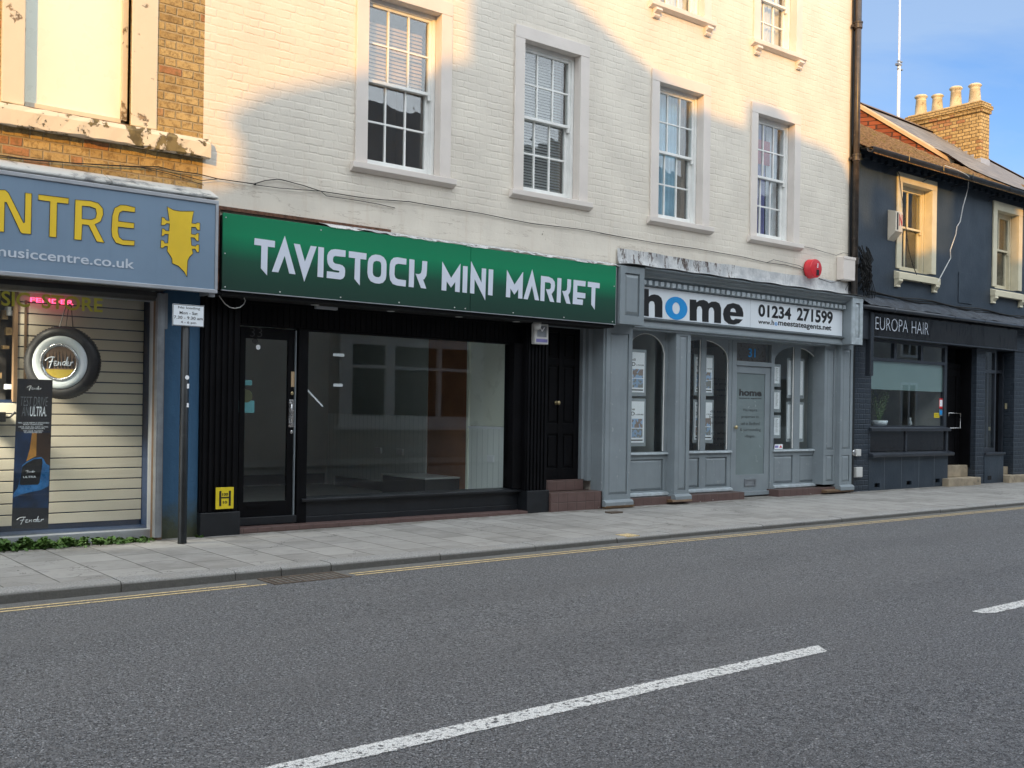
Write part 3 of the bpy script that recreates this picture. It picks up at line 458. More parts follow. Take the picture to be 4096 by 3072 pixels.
# rendered band above green sign with curled flashing
fl = MB()
def flash(u, v):
    x = 5.3+4.2*u; k = .5+.5*math.sin(u*31+math.sin(u*77)*1.5); k2 = math.sin(u*13)
    return (x, -.02-.285*v, 3.20+.004*k2-.066*v-.022*v**6*(.3+k))
wb.part('curled_lead_flashing', fl.grid(flash, 110, 5), 'lead', smooth=True)
wb.part('rusty_batten', MB().box(4.20, 6.2, -.05, -.002, 3.19, 3.225).box(4.085, 4.135, -.24, -.02, 2.37, 3.16), 'rust')

# ================================================================ GREEN SIGN
gs = Thing('shop_sign', 'long green fascia sign with pale angular capital letters above the empty black shop', 'sign', (6.8, -.3, 2.37))
ys = -.30; X0, X1 = 4.14, 9.43; xj = U('C4', 503, 600, ys)[0]
gs.part('panel', MB().box(X0, xj-.003, ys, ys+.02, 2.368, 3.115), 'green', bev=.002); gs.part('panel', MB().box(xj+.003, X1, ys, ys+.02, 2.368, 3.108), 'green', bev=.002)
gs.part('edge_trim', MB().box(X0-.004, X1+.004, ys-.004, ys+.022, 2.360, 2.3675).box(X1+.001, X1+.007, ys-.003, ys+.022, 2.368, 3.1), 'alu')
gs.part('box_frame', MB().box(X0+.01, X1-.01, ys+.021, -.001, 2.32, 3.10), 'opaqueblack')
S3 = [[(52,338),(277,370),(275,443),(197,432),(189,750),(121,672),(127,422),(48,412)],[(386,313),(504,740),(436,730),(384,532),(314,717),(243,709)],[(486,398),(553,408),(608,602),(673,424),(738,433),(601,820)],[(757,435),(819,443),(810,774),(747,766)],
 [(1058,475),(940,460),(900,467),(872,492),(856,530),(855,575),(862,620),(885,660),(925,690),(985,700),(992,711),(980,721),(852,704),(849,778),(1000,796),(1030,785),(1048,755),(1053,705),(1048,668),(1025,642),(990,628),(940,620),(920,600),(917,570),(925,545),(945,536),(1056,548)],
 [(1095,482),(1290,508),(1287,578),(1220,569),(1214,862),(1156,790),(1163,562),(1093,552)],
 [(1731,568),(1728,633),(1640,622),(1612,630),(1602,655),(1598,740),(1608,775),(1635,793),(1725,805),(1722,875),(1625,862),(1580,845),(1550,800),(1543,740),(1548,630),(1560,585),(1590,556),(1630,550)],
 [(1765,570),(1820,578),(1811,884),(1756,877)],[(1908,590),(1961,596),(1957,700),(1950,755),(1930,790),(1915,798),(1950,898),(1893,890),(1832,732),(1870,737),(1893,725),(1902,690)]]
S4 = [[(193,322),(290,503),(393,346),(384,661),(333,654),(337,545),(288,609),(240,538),(235,645),(184,638)],[(422,370),(472,376),(464,669),(415,662)],[(511,318),(626,556),(630,395),(677,401),(666,750),(549,512),(545,677),(499,671)],[(707,405),(756,411),(747,698),(698,691)],
 [(908,413),(991,578),(1086,436),(1077,733),(1031,728),(1034,625),(989,686),(945,617),(942,719),(896,713)],[(1187,408),(1262,752),(1217,746),(1184,588),(1136,740),(1091,734)],
 [(1285,478),(1370,490),(1410,510),(1434,545),(1438,590),(1430,640),(1400,680),(1430,770),(1385,764),(1338,625),(1375,630),(1393,615),(1395,570),(1380,555),(1327,548),(1320,760),(1276,755)],
 [(1467,501),(1510,507),(1500,777),(1457,771)],[(1577,515),(1618,521),(1615,600),(1605,660),(1585,690),(1609,790),(1565,784),(1519,645),(1550,648),(1570,635),(1575,600)],
 [(1645,523),(1778,540),(1774,598),(1685,586),(1683,660),(1775,672),(1773,730),(1682,720),(1682,736),(1748,744),(1744,802),(1635,790)],[(1803,543),(1934,561),(1931,618),(1886,612),(1877,853),(1840,798),(1844,606),(1801,600)]]
lt = MB()
for p in S3: polyU(lt, 'C3', p, ys-.004, ys)
polyU(lt, 'C3', [(1390,520),(1350,530),(1318,560),(1305,600),(1300,720),(1308,770),(1335,815),(1385,838),(1430,842),(1470,832),(1500,795),(1508,750),(1511,630),(1505,590),(1480,550),(1440,527)], ys-.004, ys, [[(1400,590),(1370,600),(1360,630),(1357,720),(1365,750),(1390,768),(1425,772),(1445,760),(1452,730),(1454,640),(1448,610),(1430,595)]])
gs.part('lettering_tavistock', lt, 'letterw'); lt = MB()
for p in S4[:4]: polyU(lt, 'C4', p, ys-.004, ys)
gs.part('lettering_mini', lt, 'letterw'); lt = MB()
for p in S4[4:]: polyU(lt, 'C4', p, ys-.004, ys)
gs.part('lettering_market', lt, 'letterw')
sc = MB()
for x in (4.17, 4.75, 5.44, 6.16, 6.9, 7.05, 7.75, 8.55, 9.38): sc.lathe((x, ys-.001, 2.395), [(.008, 0), (.007, -.005), (.003, -.007)], 8, 'y')
for x, z in ((4.17, 3.07), (4.165, 2.72), (5.2, 3.07), (9.40, 2.85)): sc.lathe((x, ys-.001, z), [(.007, 0), (.006, -.005)], 8, 'y')
gs.part('screws', sc, 'white')

# ================================================================ BLACK SHOPFRONT
bs = Thing('black_shopfront', 'empty black painted shopfront with a big display window and a glazed door', 'shopfront', (6.3, 0, 0))
YG = .15
m = MB().box(4.04, 4.44, -.06, .3, .19, 2.36)
for i in range(6): x = 4.065+i*.062; m.box(x, x+.034, -.078, -.06, .19, 2.33)
bs.part('pilaster', m, 'black', bev=.004); bs.part('plinth', MB().box(4.035, 4.45, -.11, .3, -.1, .19), 'blackbase', bev=.006)
m = MB().box(8.20, 8.55, -.02, .35, .255, 2.36)
for i in range(6): x = 8.215+i*.055; m.box(x, x+.03, -.042, -.02, .255, 2.33)
bs.part('pilaster', m, 'black', bev=.004); bs.part('plinth', MB().box(8.20, 8.555, -.07, .35, -.1, .255), 'blackbase', bev=.006)
bs.part('soffit', MB().box(4.06, 9.43, -.28, .12, 2.325, 2.345).box(4.44, 8.2, .09, .3, 2.3, 2.36), 'black')
m = MB().box(4.44, 8.2, .11, .16, 2.07, 2.34)
x = 4.46
while x < 8.0: m.box(x, x+.058, .095, .11, 2.085, 2.33); x += .0665
bs.part('slatted_fascia', m, 'black', bev=.003)
bs.part('display_window_frame', MB().box(5.17, 5.285, .09, .22, 0, 2.07).box(8.06, 8.2, .05, .24, .28, 2.07).box(5.285, 8.06, .11, .2, 2.055, 2.085), 'black', bev=.004)
bs.part('display_glass', MB().box(5.285, 8.06, YG, YG+.008, .28, 2.06), 'shopglass')
bs.part('sill', MB().xprism([(.06, .235), (.055, .262), (.075, .270), (.22, .285), (.22, .235)], 5.22, 8.2), 'blackbase', bev=.004)
bs.part('stall_riser', MB().box(5.26, 8.2, .115, .28, .075, .236).box(5.255, 8.2, .105, .28, -.02, .075), 'blackbase', bev=.004)
bs.part('tiled_step', MB().box(4.45, 8.2, -.085, .5, -.12, .012), 'redtile', bev=.004)
dr = bs.part('door', MB().box(4.535, 4.595, .14, .18, .10, 2.06).box(5.075, 5.145, .14, .18, .10, 2.06).box(4.595, 5.075, .141, .18, 1.945, 2.06).box(4.595, 5.075, .141, .18, .10, .255).box(4.63, 4.86, .136, .142, .19, .225), 'black', bev=.003)
bs.part('door_glass', MB().box(4.595, 5.075, .155, .162, .255, 1.945), 'shopglass', dr)
bs.part('door_edge_strip', MB().box(5.148, 5.158, .118, .18, .08, 2.05), 'grey', dr)
bs.part('threshold', MB().box(4.50, 5.17, .09, .2, .02, .10), 'blackbase', dr, bev=.004)
def boxU(k, xa, ya, xb, yb, Y, Y2): a = U(k, xa, ya, Y); b = U(k, xb, yb, Y); return MB().box(a[0], b[0], Y, Y2, b[1], a[1])
bs.part('door_handle', boxU('D6', 473, 588, 510, 790, .132, .14), 'chrome', dr, bev=.002)
a = U('D6', 490, 610, .11); b = U('D6', 488, 770, .11); bs.part('pull_bar', MB().tube([(a[0], .132, a[1]), (a[0], .105, a[1]-.02), (a[0], .105, b[1]+.02), (a[0], .132, b[1])], .009, 8), 'chrome', dr, smooth=True)
for yy, mt in ((541, 'brass'), (826, 'chrome')):
    a = U('D6', 496 if yy < 600 else 491, yy, .135); bs.part('lock', MB().lathe((a[0], .14, a[1]), [(.018, 0), (.018, -.008), (.012, -.011)], 14, 'y'), mt, dr)
bs.part('sticker', boxU('D6', 489, 380, 514, 494, .136, .1395), 'barge', dr); bs.part('door_number', txt('33', U('D6', 185, 55, .138)[0], U('D6', 275, 60, .138)[0], U('D6', 185, 122, .138)[1], U('D6', 185, 55, .138)[1], .1385, -.01), 'inkfade', dr)
a = U('D6', 245, 200, .153); bs.part('sticker', MB().lathe((a[0], .1545, a[1]), [(.026, 0), (.026, -.001)], 20, 'y'), 'whitep', dr); a = U('D6', 222, 155, .153); bs.part('sticker', MB().lathe((a[0], .1545, a[1]), [(.03, 0), (.03, -.001)], 20, 'y'), 'inkfade', dr)
bs.part('sticker', boxU('D6', 108, 440, 198, 482, .1535, .1545), 'teal', dr); bs.part('sticker', boxU('D6', 100, 592, 216, 684, .1535, .1545), 'teal', dr); a = U('D6', 158, 560, .153); bs.part('sticker', MB().lathe((a[0], .1532, a[1]), [(.068, .001), (.068, 0)], 24, 'y'), 'olive', dr)
for i, (p, q) in enumerate((((1150, 568), (1247, 598)), ((1153, 830), (1232, 857)))): bs.part('tape', boxU('A7', *p, *q, .147, .1485), 'tape')
t0 = [U('A7', *p, .147) for p in ((926, 872), (1064, 1022), (1058, 1034), (922, 890))]; bs.part('tape', MB().prism(t0, .147, .1485), 'tape')
dl = MB()
for k, px, py in (('A7', 990, 170), ('A7', 1645, 223), ('B1', 505, 160), ('B1', 1000, 190)): x, z = U(k, px, py, -.05); dl.lathe((x, -.06, 2.318), [(.045, 0), (.045, .012), (.03, .014)], 16)
bs.part('downlights', dl, 'white'); bs.part('batten_lamp', MB().box(5.32, 5.58, .0, .05, 2.29, 2.325), 'alu', bev=.006)
# interior of empty shop
rm = Thing('empty_shop_room', 'bare room behind the black shopfront glass with white boarded walls and grey floor', 'room', (6.3, 2, 0))
rm.part('floor', MB().box(4.2, 8.3, .25, 4.9, -.03, .03), 'floor'); rm.part('back_wall', MB().box(4.2, 8.3, 4.9, 5.0, .03, 2.7), 'grint'); rm.part('left_wall', MB().box(4.1, 4.2, .25, 4.9, .03, 2.7), 'grint'); rm.part('ceiling', MB().box(4.1, 8.4, .25, 5, 2.7, 2.8), 'grint')
sx = 8.16
rm.part('boarded_wall', MB().box(sx, sx+.1, .24, 1.12, .03, 1.02), 'tng', label='bright white boarding by the window'); rm.part('boarded_wall', MB().box(sx, sx+.1, 2.1, 4.9, .03, 1.15), 'tng')
rm.part('wall_panel', MB().box(sx+.01, sx+.1, .24, 1.12, 1.035, 2.7).box(sx-.02, sx+.02, 1.10, 1.14, .03, 2.7), 'board'); rm.part('wall_panel', MB().box(sx+.01, sx+.1, 2.1, 4.9, 1.15, 2.7), 'grint')
rm.part('dado_rail', MB().box(sx-.015, sx+.02, .24, 1.10, 1.0, 1.03), 'whitep'); rm.part('brown_panel', MB().box(sx+.02, sx+.1, 1.12, 2.1, .03, 2.7), 'brownpan')
rm.part('plinth', MB().box(7.62, sx, 1.3, 2.35, .03, .33), 'skirt'); rm.part('plinth_top', MB().box(7.60, sx, 1.28, 2.37, .33, .35), 'floor')
rm.part('skirting', MB().box(sx-.02, sx, 2.4, 4.6, .03, .17).box(4.2, 8.1, 4.87, 4.9, .03, .2), 'skirt'); rm.part('column', MB().box(5.55, 6.1, 3.6, 4.1, .2, 2.7), 'grint'); rm.part('column_base', MB().box(5.53, 6.12, 3.58, 4.12, .03, .2), 'skirt')
for y, z, s_ in ((.62, .62, .075), (2.75, .62, .09), (3.35, .62, .09)): rm.part('socket', MB().box(sx-.025 if y > 1 else sx-.010, sx, y-s_, y+s_*.9, z-.045, z+.045), 'whitep', bev=.004)
# yellow hydrant plate
hp = Thing('hydrant_sign', 'small yellow H plate low on the black pilaster reading 100 and 10', 'sign', (4.28, -.11, .33))
hx0, hx1, hz0, hz1 = 4.187, 4.374, .223, .437; hy = -.118
hp.part('plate', MB().box(hx0, hx1, hy, hy+.006, hz0, hz1), 'yellowp', bev=.008)
hp.part('letter', MB().box(hx0+.036, hx0+.056, hy-.003, hy-.0005, hz0+.03, hz1-.035).box(hx1-.052, hx1-.032, hy-.003, hy-.0005, hz0+.03, hz1-.035).box(hx0+.056, hx1-.052, hy-.0028, hy-.0006, hz0+.105, hz0+.119), 'ink')
hp.part('numerals', MB().add(*[(t.v, t.f) for t in [txt('100', hx0+.066, hx0+.126, hz0+.13, hz0+.158, hy-.002, .03)]][0]).add(*[(t.v, t.f) for t in [txt('10', hx0+.074, hx0+.118, hz0+.052, hz0+.08, hy-.002, .03)]][0]), 'ink')
# intruder alarm under sign
al = Thing('alarm_box', 'white burglar alarm box with navy base hanging under the right end of the green sign', 'alarm box', (8.36, -.1, 2.07))
ax0, ax1 = 8.235, 8.455; al.part('body', MB().box(ax0, ax1, -.13, -.056, 2.06, 2.315), 'white', bev=.012); al.part('badge', MB().box(ax0+.035, ax1-.035, -.133, -.1305, 2.15, 2.285), 'steel'); al.part('base_band', MB().box(ax0+.02, ax1-.02, -.134, -.1305, 2.085, 2.125), 'purple')
al.part('lettering', txt('V', ax0+.06, ax1-.06, 2.215, 2.27, -.1345, .02), 'whitep')
sn_ = Thing('sensor_lamp', 'small white domed sensor fixed under the green sign beside the alarm box', 'sensor', (8.2, -.15, 2.3)); sn_.part('housing', MB().lathe((8.235, -.17, 2.27), [(.012, -.045), (.04, -.03), (.052, .01), (.05, .05)], 18), 'white', smooth=True); sn_.part('mount', MB().box(8.21, 8.26, -.19, -.15, 2.31, 2.325), 'steel')
jb = Thing('junction_box', 'small grey junction box on the black pilaster below the green sign', 'box', (4.3, -.1, 2.27)); a = U('A7', 292, 52, -.1); b = U('A7', 380, 90, -.1)
jb.part('body', MB().box(a[0], b[0], -.13, -.085, b[1], a[1]), 'steel', bev=.004); jb.part('lid', MB().box(a[0]+.006, b[0]-.006, -.134, -.1305, b[1]+.006, a[1]-.006), 'steel')
solo('white_cable', MB().tube(cablepts('A7', [(160,62),(185,100),(215,140),(255,170),(300,180),(345,172),(378,145),(392,115),(380,88)], -.18), .0045, 6), 'cablew', 'thin white cable looping from grey sign corner to the box on the black pilaster', 'cable', (4.2, -.18, 2.2))

# black entrance door
ed = Thing('entrance_door', 'recessed black panelled door with brass knob up red tiled steps between the shops', 'door', (9.05, .22, .36))
dx0, dx1, dz0, dz1 = 8.66, 9.30, .355, 2.32; y = .22
m = MB().box(dx0, dx1, y+.02, y+.05, dz0, dz1)
st = .09; cx = (dx0+dx1)/2
m.box(dx0, dx0+st, y, y+.02, dz0, dz1).box(dx1-st, dx1, y, y+.02, dz0, dz1).box(cx-.04, cx+.04, y, y+.02, dz0, dz1)
for za, zb in ((dz0, .50), (.95, 1.08), (1.83, 1.92), (2.25, dz1)):
    for xa, xb in ((dx0+st, cx-.04), (cx+.04, dx1-st)): m.box(xa, xb, y+.001, y+.02, za, zb)
ed.part('leaf', m, 'black', bev=.005)
m = MB()
for za, zb in ((.53, .92), (1.11, 1.80), (1.95, 2.22)):
    for xa, xb in ((dx0+st+.03, cx-.07), (cx+.07, dx1-st-.03)): m.box(xa, xb, y+.006, y+.02, za, zb)
ed.part('raised_panels', m, 'black', bev=.008)
kx_, kz_ = U('B1', 1375, 888, .16); ed.part('knob', MB().lathe((kx_-.12 if kx_ > 9.2 else kx_, y, kz_), [(.026, 0), (.026, -.006), (.009, -.01), (.009, -.03), (.026, -.042), (.028, -.055), (.016, -.066)], 18, 'y'), 'brass', smooth=True)
ed.part('door_frame', MB().box(dx1, dx1+.05, .16, .30, dz0, 2.38).box(dx1+.05, dx1+.12, .10, .30, dz0-.02, 2.40).box(8.55, dx1, .2, .3, dz1, 2.4), 'grey', bev=.004)
ed.part('reveal', MB().box(9.42, 9.46, -.1, .11, -.05, 2.4), 'grey'); ed.part('recess_ceiling', MB().box(8.55, 9.44, -.25, .3, 2.38, 2.42).box(8.55, 8.66, .2, .3, .2, 2.4), 'black')
ed.part('step', MB().box(8.56, 9.445, -.10, .6, -.1, .217), 'redtile', bev=.006); ed.part('step', MB().box(8.56, 9.30, .115, .6, .218, .355), 'redtile', bev=.006)

# ================================================================ MUSIC BUILDING
mb_ = Thing('yellow_brick_building', 'old yellow stock brick building with peeling cream window surround above the music shop', 'building', (2, 0, 0))
MX0 = -3.0; wx0, wx1, wz0_, wz1_ = 2.40, 3.34, 3.90, 5.9
mb_.part('wall', MB().holes(MX0, 4.05, 2.4, 9.5, .0, .28, [(2.38, 3.34, 3.85, 5.92), (.2, 1.16, 3.85, 5.92)]).box(MX0, MX0+.2, .28, 8, -.3, 9.5), 'yellow')
for a, b in ((2.40, 3.34), (.22, 1.16)):
    m = MB().box(a-.19, a, -.035, .16, 3.87, 5.9).box(b, b+.245, -.02, .02, 3.87, 5.9).box(b, b+.06, .02, .16, 3.87, 5.9).box(a-.2, b+.25, -.05, .1, 5.9, 6.1)
    mb_.part('window_surround', m, 'creamsur', bev=.008)
    w = mb_.part('window', MB().box(a, a+.035, .10, .16, 3.93, 5.9).box(b-.055, b, .09, .16, 3.93, 5.9).box(a+.035, b-.055, .10, .16, 3.90, 3.945), 'creamsur', bev=.004)
    mb_.part('blind_board', MB().box(a+.035, b-.055, .125, .14, 3.945, 5.9), 'board', w); mb_.part('timber_cill', MB().xprism([(.0, 3.865), (.0, 3.875), (.12, 3.91), (.16, 3.91), (.16, 3.865)], a, b), 'wood', w)
m = MB(); sg = [(-.115, 3.68), (-.12, 3.80), (-.10, 3.845), (.02, 3.868), (.02, 3.68), (-.08, 3.672)]
o = 0; n = 70; xs = [MX0+(4.085-MX0)*i/n for i in range(n+1)]; rj = random.Random(9)
for i, x in enumerate(xs):
    for q, (y, z) in enumerate(sg): m.v.append((x, y+rj.uniform(-.005, .005), z+(rj.uniform(-.02, .006) if q in (0, 5) else rj.uniform(-.004, .004))))
for i in range(n):
    for q in range(6): p = (q+1) % 6; m.f.append((i*6+q, i*6+p, i*6+6+p, i*6+6+q))
m.f.append(tuple(range(6))); m.f.append(tuple(n*6+q for q in range(6))[::-1]); mb_.part('string_course', m, 'sillpeel')
cp = MB()
for i in range(6): x0 = 4.13-(i+1)*1.16; x0 = 4.13-.0-(i+1)*1.02; cp.xprism([(-.22, 3.255), (-.22, 3.275), (.0, 3.375), (.0, 3.255)], x0+.003, x0+1.017)
mb_.part('coping', cp, 'coping', bev=.006)
# grey fascia sign
ms = Thing('shop_sign', 'blue grey fascia sign with yellow letters and a yellow guitar headstock in an aluminium frame', 'sign', (2, -.4, 2.31))
sy = -.40; fx1 = 4.055; fz0, fz1 = 2.315, 3.20
ms.part('face', MB().box(-2.9, fx1-.03, sy+.012, sy+.02, fz0+.035, fz1-.035), 'greysign')
ms.part('frame', MB().box(-2.93, fx1, sy, sy+.06, fz1-.036, fz1).box(-2.93, fx1, sy, sy+.06, fz0, fz0+.036).box(fx1-.028, fx1, sy, sy+.06, fz0+.036, fz1-.036).box(fx1-.03, fx1-.001, sy+.06, -.02, fz0, fz1).box(-2.93, fx1-.03, sy+.06, -.02, fz1-.02, fz1-.001), 'alu', bev=.004)
yl_ = sy+.008; L5 = [([(-60,200),(-60,255),(45,258),(75,285),(205,545),(212,540),(218,283),(275,290),(268,640),(190,635),(175,620),(55,365),(42,362),(36,620),(-60,615)], []), ([(332,297),(595,330),(592,380),(495,368),(488,668),(425,662),(432,358),(330,345)], []),
 ([(650,342),(780,352),(850,372),(890,420),(893,470),(870,530),(820,555),(902,714),(835,705),(765,563),(712,556),(704,693),(640,685)], [[(710,396),(780,403),(825,420),(834,460),(825,500),(790,515),(708,508)]]),
 ([(1168,410),(1166,452),(1060,440),(1035,455),(1025,490),(1023,528),(1160,545),(1157,592),(1020,578),(1020,620),(1030,665),(1060,690),(1163,697),(1160,740),(1060,735),(1000,715),(968,660),(962,600),(970,480),(990,415),(1040,388),(1090,390)], []),
 ([(1445,403),(1500,432),(1560,442),(1675,442),(1665,490),(1657,545),(1690,550),(1705,540),(1728,545),(1727,605),(1705,605),(1690,580),(1655,580),(1653,640),(1690,645),(1700,632),(1718,632),(1716,700),(1698,698),(1680,672),(1650,668),(1655,738),(1690,745),(1700,730),(1720,732),(1718,798),(1700,795),(1685,768),(1660,768),(1668,808),(1640,835),(1622,870),(1615,1010),(1590,965),(1540,915),(1488,893),(1485,850),(1460,810),(1443,785),(1448,745),(1425,745),(1410,760),(1387,757),(1390,692),(1412,695),(1425,718),(1450,718),(1455,640),(1425,640),(1415,655),(1396,655),(1400,590),(1420,595),(1432,610),(1460,612),(1465,550),(1440,548),(1425,562),(1393,562),(1397,493),(1420,498),(1435,520),(1462,525)], [])]
g_ = MB(); ol = MB()
for p, h in L5[:4]:
    polyU(g_, 'A5', p, yl_, sy+.0118, h)
    for r in [p]+h: ol.tube([(U('A5', *q, yl_)[0], yl_-.0005, U('A5', *q, yl_)[1]) for q in r], .0026, 4, True)
ms.part('lettering', g_, 'gold'); hd = MB(); polyU(hd, 'A5', L5[4][0], yl_, sy+.0118); ol.tube([(U('A5', *q, yl_)[0], yl_-.0005, U('A5', *q, yl_)[1]) for q in L5[4][0]], .0026, 4, True)
ms.part('guitar_headstock_emblem', hd, 'gold'); ms.part('black_outlines', ol, 'outline')
xa = U('A5', 0, 800, yl_)[0]; xb = U('A5', 1160, 900, yl_)[0]; zb_ = U('A5', 1060, 932, yl_)[1]; zt_ = U('A5', 1115, 855, yl_)[1]
ms.part('web_address', txt('musiccentre.co.uk', xb-(xb-xa)*1.055, xb, zb_, zt_, yl_-.001, .012), 'letterg')
ms.part('bracket_end', MB().box(fx1-.06, fx1-.002, sy+.06, sy+.09, 2.285, 2.315), 'alu')
# music shop front
mf = Thing('music_shopfront', 'music shop window with aluminium frame, shutter box and blue side wall under the grey sign', 'shopfront', (2, 0, 0))
mf.part('shutter_box', MB().xprism([(-.12, 2.315), (-.12, 2.27), (-.06, 2.235), (.02, 2.235), (.02, 2.315)], -2.9, 3.595).box(-2.9, 3.6, -.38, -.12, 2.316, 2.33), 'sht', bev=.004)
mf.part('window_frame', MB().box(-2.9, 3.665, .04, .14, -.10, .048).box(3.60, 3.665, .04, .14, .048, 2.26).box(-2.9, 3.60, .06, .14, 2.235, 2.27), 'alu', bev=.004)
mf.part('shop_glass', MB().box(-2.9, 3.60, .095, .103, .048, 2.235), 'shopglass')
mf.part('shutter_guide', MB().box(3.575, 3.64, -.15, -.08, -.015, 2.30).box(3.592, 3.622, -.156, -.15, -.015, 2.29), 'steel', bev=.004)
mf.part('guide_backing', MB().box(3.60, 3.668, -.08, .04, -.05, 2.3), 'wood'); mf.part('upper_guide', MB().box(3.66, 3.69, -.09, -.04, 1.97, 2.31), 'steel')
mf.part('blue_wall', MB().box(3.668, 4.035, -.03, .2, -.1, 2.5), 'bluewall'); mf.part('kerb_plinth', MB().box(-2.9, 3.6, .02, .3, -.3, -.095), 'coping')
x9 = U('C6', 1815, 500, .09)[0]; mf.part('window_lettering', txt('MUSIC', 2.01, 2.50, 2.10, 2.232, .088, .02), 'mstore'); mf.part('window_lettering', txt('STORE', 2.60, x9, 2.10, 2.232, .088, .02), 'mstore')
# interior
mr = Thing('music_shop_display', 'cream slatwall display panel with dark blue grooves behind the music shop window', 'display', (2.8, .5, 0))
m = MB(); z = .09+.0035
while z < 2.3:
    m.box(-2.9 if z < 1.2 else 2.50, 3.67, .50, .515, z+.006, z+.0985); z += .1045
mr.part('slat_panel', m, 'slat', bev=.002); mr.part('groove_backing', MB().box(-2.9, 3.68, .515, .54, 0, 1.27).box(2.49, 3.68, .515, .54, 1.27, 2.35), 'slatgap')
mr.part('return_panel', MB().box(3.675, 3.70, .12, .54, .05, 2.3), 'slatgap'); mr.part('upright', MB().box(2.462, 2.495, .47, .54, 1.25, 2.35).box(2.555, 2.575, .485, .4995, 1.3, 2.2), 'wood'); mr.part('shelf', MB().box(-2.9, 3.68, .11, .54, -.02, .045), 'slatgap')
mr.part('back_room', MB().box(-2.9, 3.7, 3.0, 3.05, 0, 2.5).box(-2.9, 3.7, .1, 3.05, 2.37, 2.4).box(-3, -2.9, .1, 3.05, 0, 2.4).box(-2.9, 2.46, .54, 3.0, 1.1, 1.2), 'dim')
def guitar(x, z, y, mt, lab):
    g = Thing('guitar', lab, 'guitar', (x, y, z), 'guitars hanging in the dark music shop'); n = 20; body = []
    for i in range(n): a = 2*math.pi*i/n; r = .13*(1-.22*math.cos(2*a)**4*0+.12*math.cos(2*a+math.pi)); body.append((x+r*math.cos(a)*(1+.12*math.sin(a)), z-.28+r*1.35*math.sin(a)))
    g.part('body', MB().prism(body, y, y+.045), mt, bev=.006); g.part('neck', MB().box(x-.022, x+.022, y-.01, y+.015, z-.12, z+.42), 'wood'); g.part('headstock', MB().prism([(x-.03, z+.42), (x+.03, z+.42), (x+.045, z+.56), (x-.03, z+.58)], y-.01, y+.01), 'wood', bev=.002)
    g.part('strings', MB().box(x-.014, x+.014, y-.013, y-.011, z-.3, z+.42), 'steel')
guitar(2.30, 1.72, .8, 'amber', 'amber guitar hanging at the left edge of the music shop window'); guitar(2.10, 1.7, 1.2, 'porange', 'orange guitar hung deeper in the dark music shop')
lx, lz = U('C6', 85, 130, .3); dl2 = Thing('display_or_fill_lamp', 'small lit spotlight at the top of the music shop window', 'lamp', (lx, .3, lz))
dl2.part('housing', MB().lathe((lx, .3, lz), [(.045, .02), (.045, .05), (.03, .06)], 16), 'white'); dl2.part('lens', MB().lathe((lx, .3, lz), [(.035, .012), (.035, .019)], 16), m_emit('lamp_lens', (1., .95, .85), 9.))
lp = bpy.data.lights.new('display_or_fill_light', 'SPOT'); lp.energy = 7; lp.spot_size = math.radians(120); lp.spot_blend = 1; lp.shadow_soft_size = .06; lp.color = (1, .90, .72); lo = bpy.data.objects.new('display_or_fill_light', lp); C.objects.link(lo); lo.parent = dl2.o; lo.location = (0, -.02, -.02)
lo.rotation_euler = (Vector((lx, .28, lz))-Vector((3.2, .50, .45))).to_track_quat('Z', 'Y').to_euler()
fill_lamp = Thing('display_or_fill_lamp', 'added unseen spotlight further left, fills light onto the music shop slatwall', 'lamp', (1.15, .2, 2.2)); fill_lamp.part('housing', MB().lathe((1.15, .2, 2.2), [(.045, .0), (.045, .035), (.03, .045)], 16), 'white')  # fixture added out of frame to carry the fill spot
fill_spot = bpy.data.lights.new('display_or_fill_light', 'SPOT'); fill_spot.energy = 560; fill_spot.spot_size = math.radians(50); fill_spot.spot_blend = 1; fill_spot.shadow_soft_size = .25; fill_spot.color = (1, .90, .74); o2 = bpy.data.objects.new('display_or_fill_light', fill_spot); C.objects.link(o2); o2.parent = fill_lamp.o; o2.location = (0, 0, -.03)  # added spot with no lamp in view, fills light onto the slatwall
o2.rotation_euler = (Vector((1.15, .2, 2.17))-Vector((3.25, .50, .45))).to_track_quat('Z', 'Y').to_euler()
pc = Thing('pegboard_goods', 'packs of small goods hanging in the dark left corner of the music shop window', 'display goods', (2.35, .7, 1.6))
rq = random.Random(2); m1 = MB(); m2 = MB()
for i in range(26):
    x = 2.0+rq.random()*.46; z = 1.35+rq.random()*.75; (m1 if i % 3 else m2).box(x, x+.03+.04*rq.random(), .62+rq.random()*.1, .74, z, z+.03+.06*rq.random())
pc.part('packs', m1, 'amber'); pc.part('cards', m2, 'whitep'); pc.part('board', MB().box(1.8, 2.46, .75, .77, 1.25, 2.35), 'dim')
hb = Thing('wall_hook', 'black metal guitar hook on the slatwall left of the poster', 'hook', (2.3, .45, 1.16)); a = U('D4', 0, 410, .4); b = U('D4', 52, 505, .4)
hb.part('block', MB().box(2.2, b[0], .38, .5, b[1], a[1]), 'ink', bev=.004); hb.part('arm', MB().tube(cablepts('D4', [(52, 462), (95, 462), (150, 410)], .38), .010, 6), 'ink')
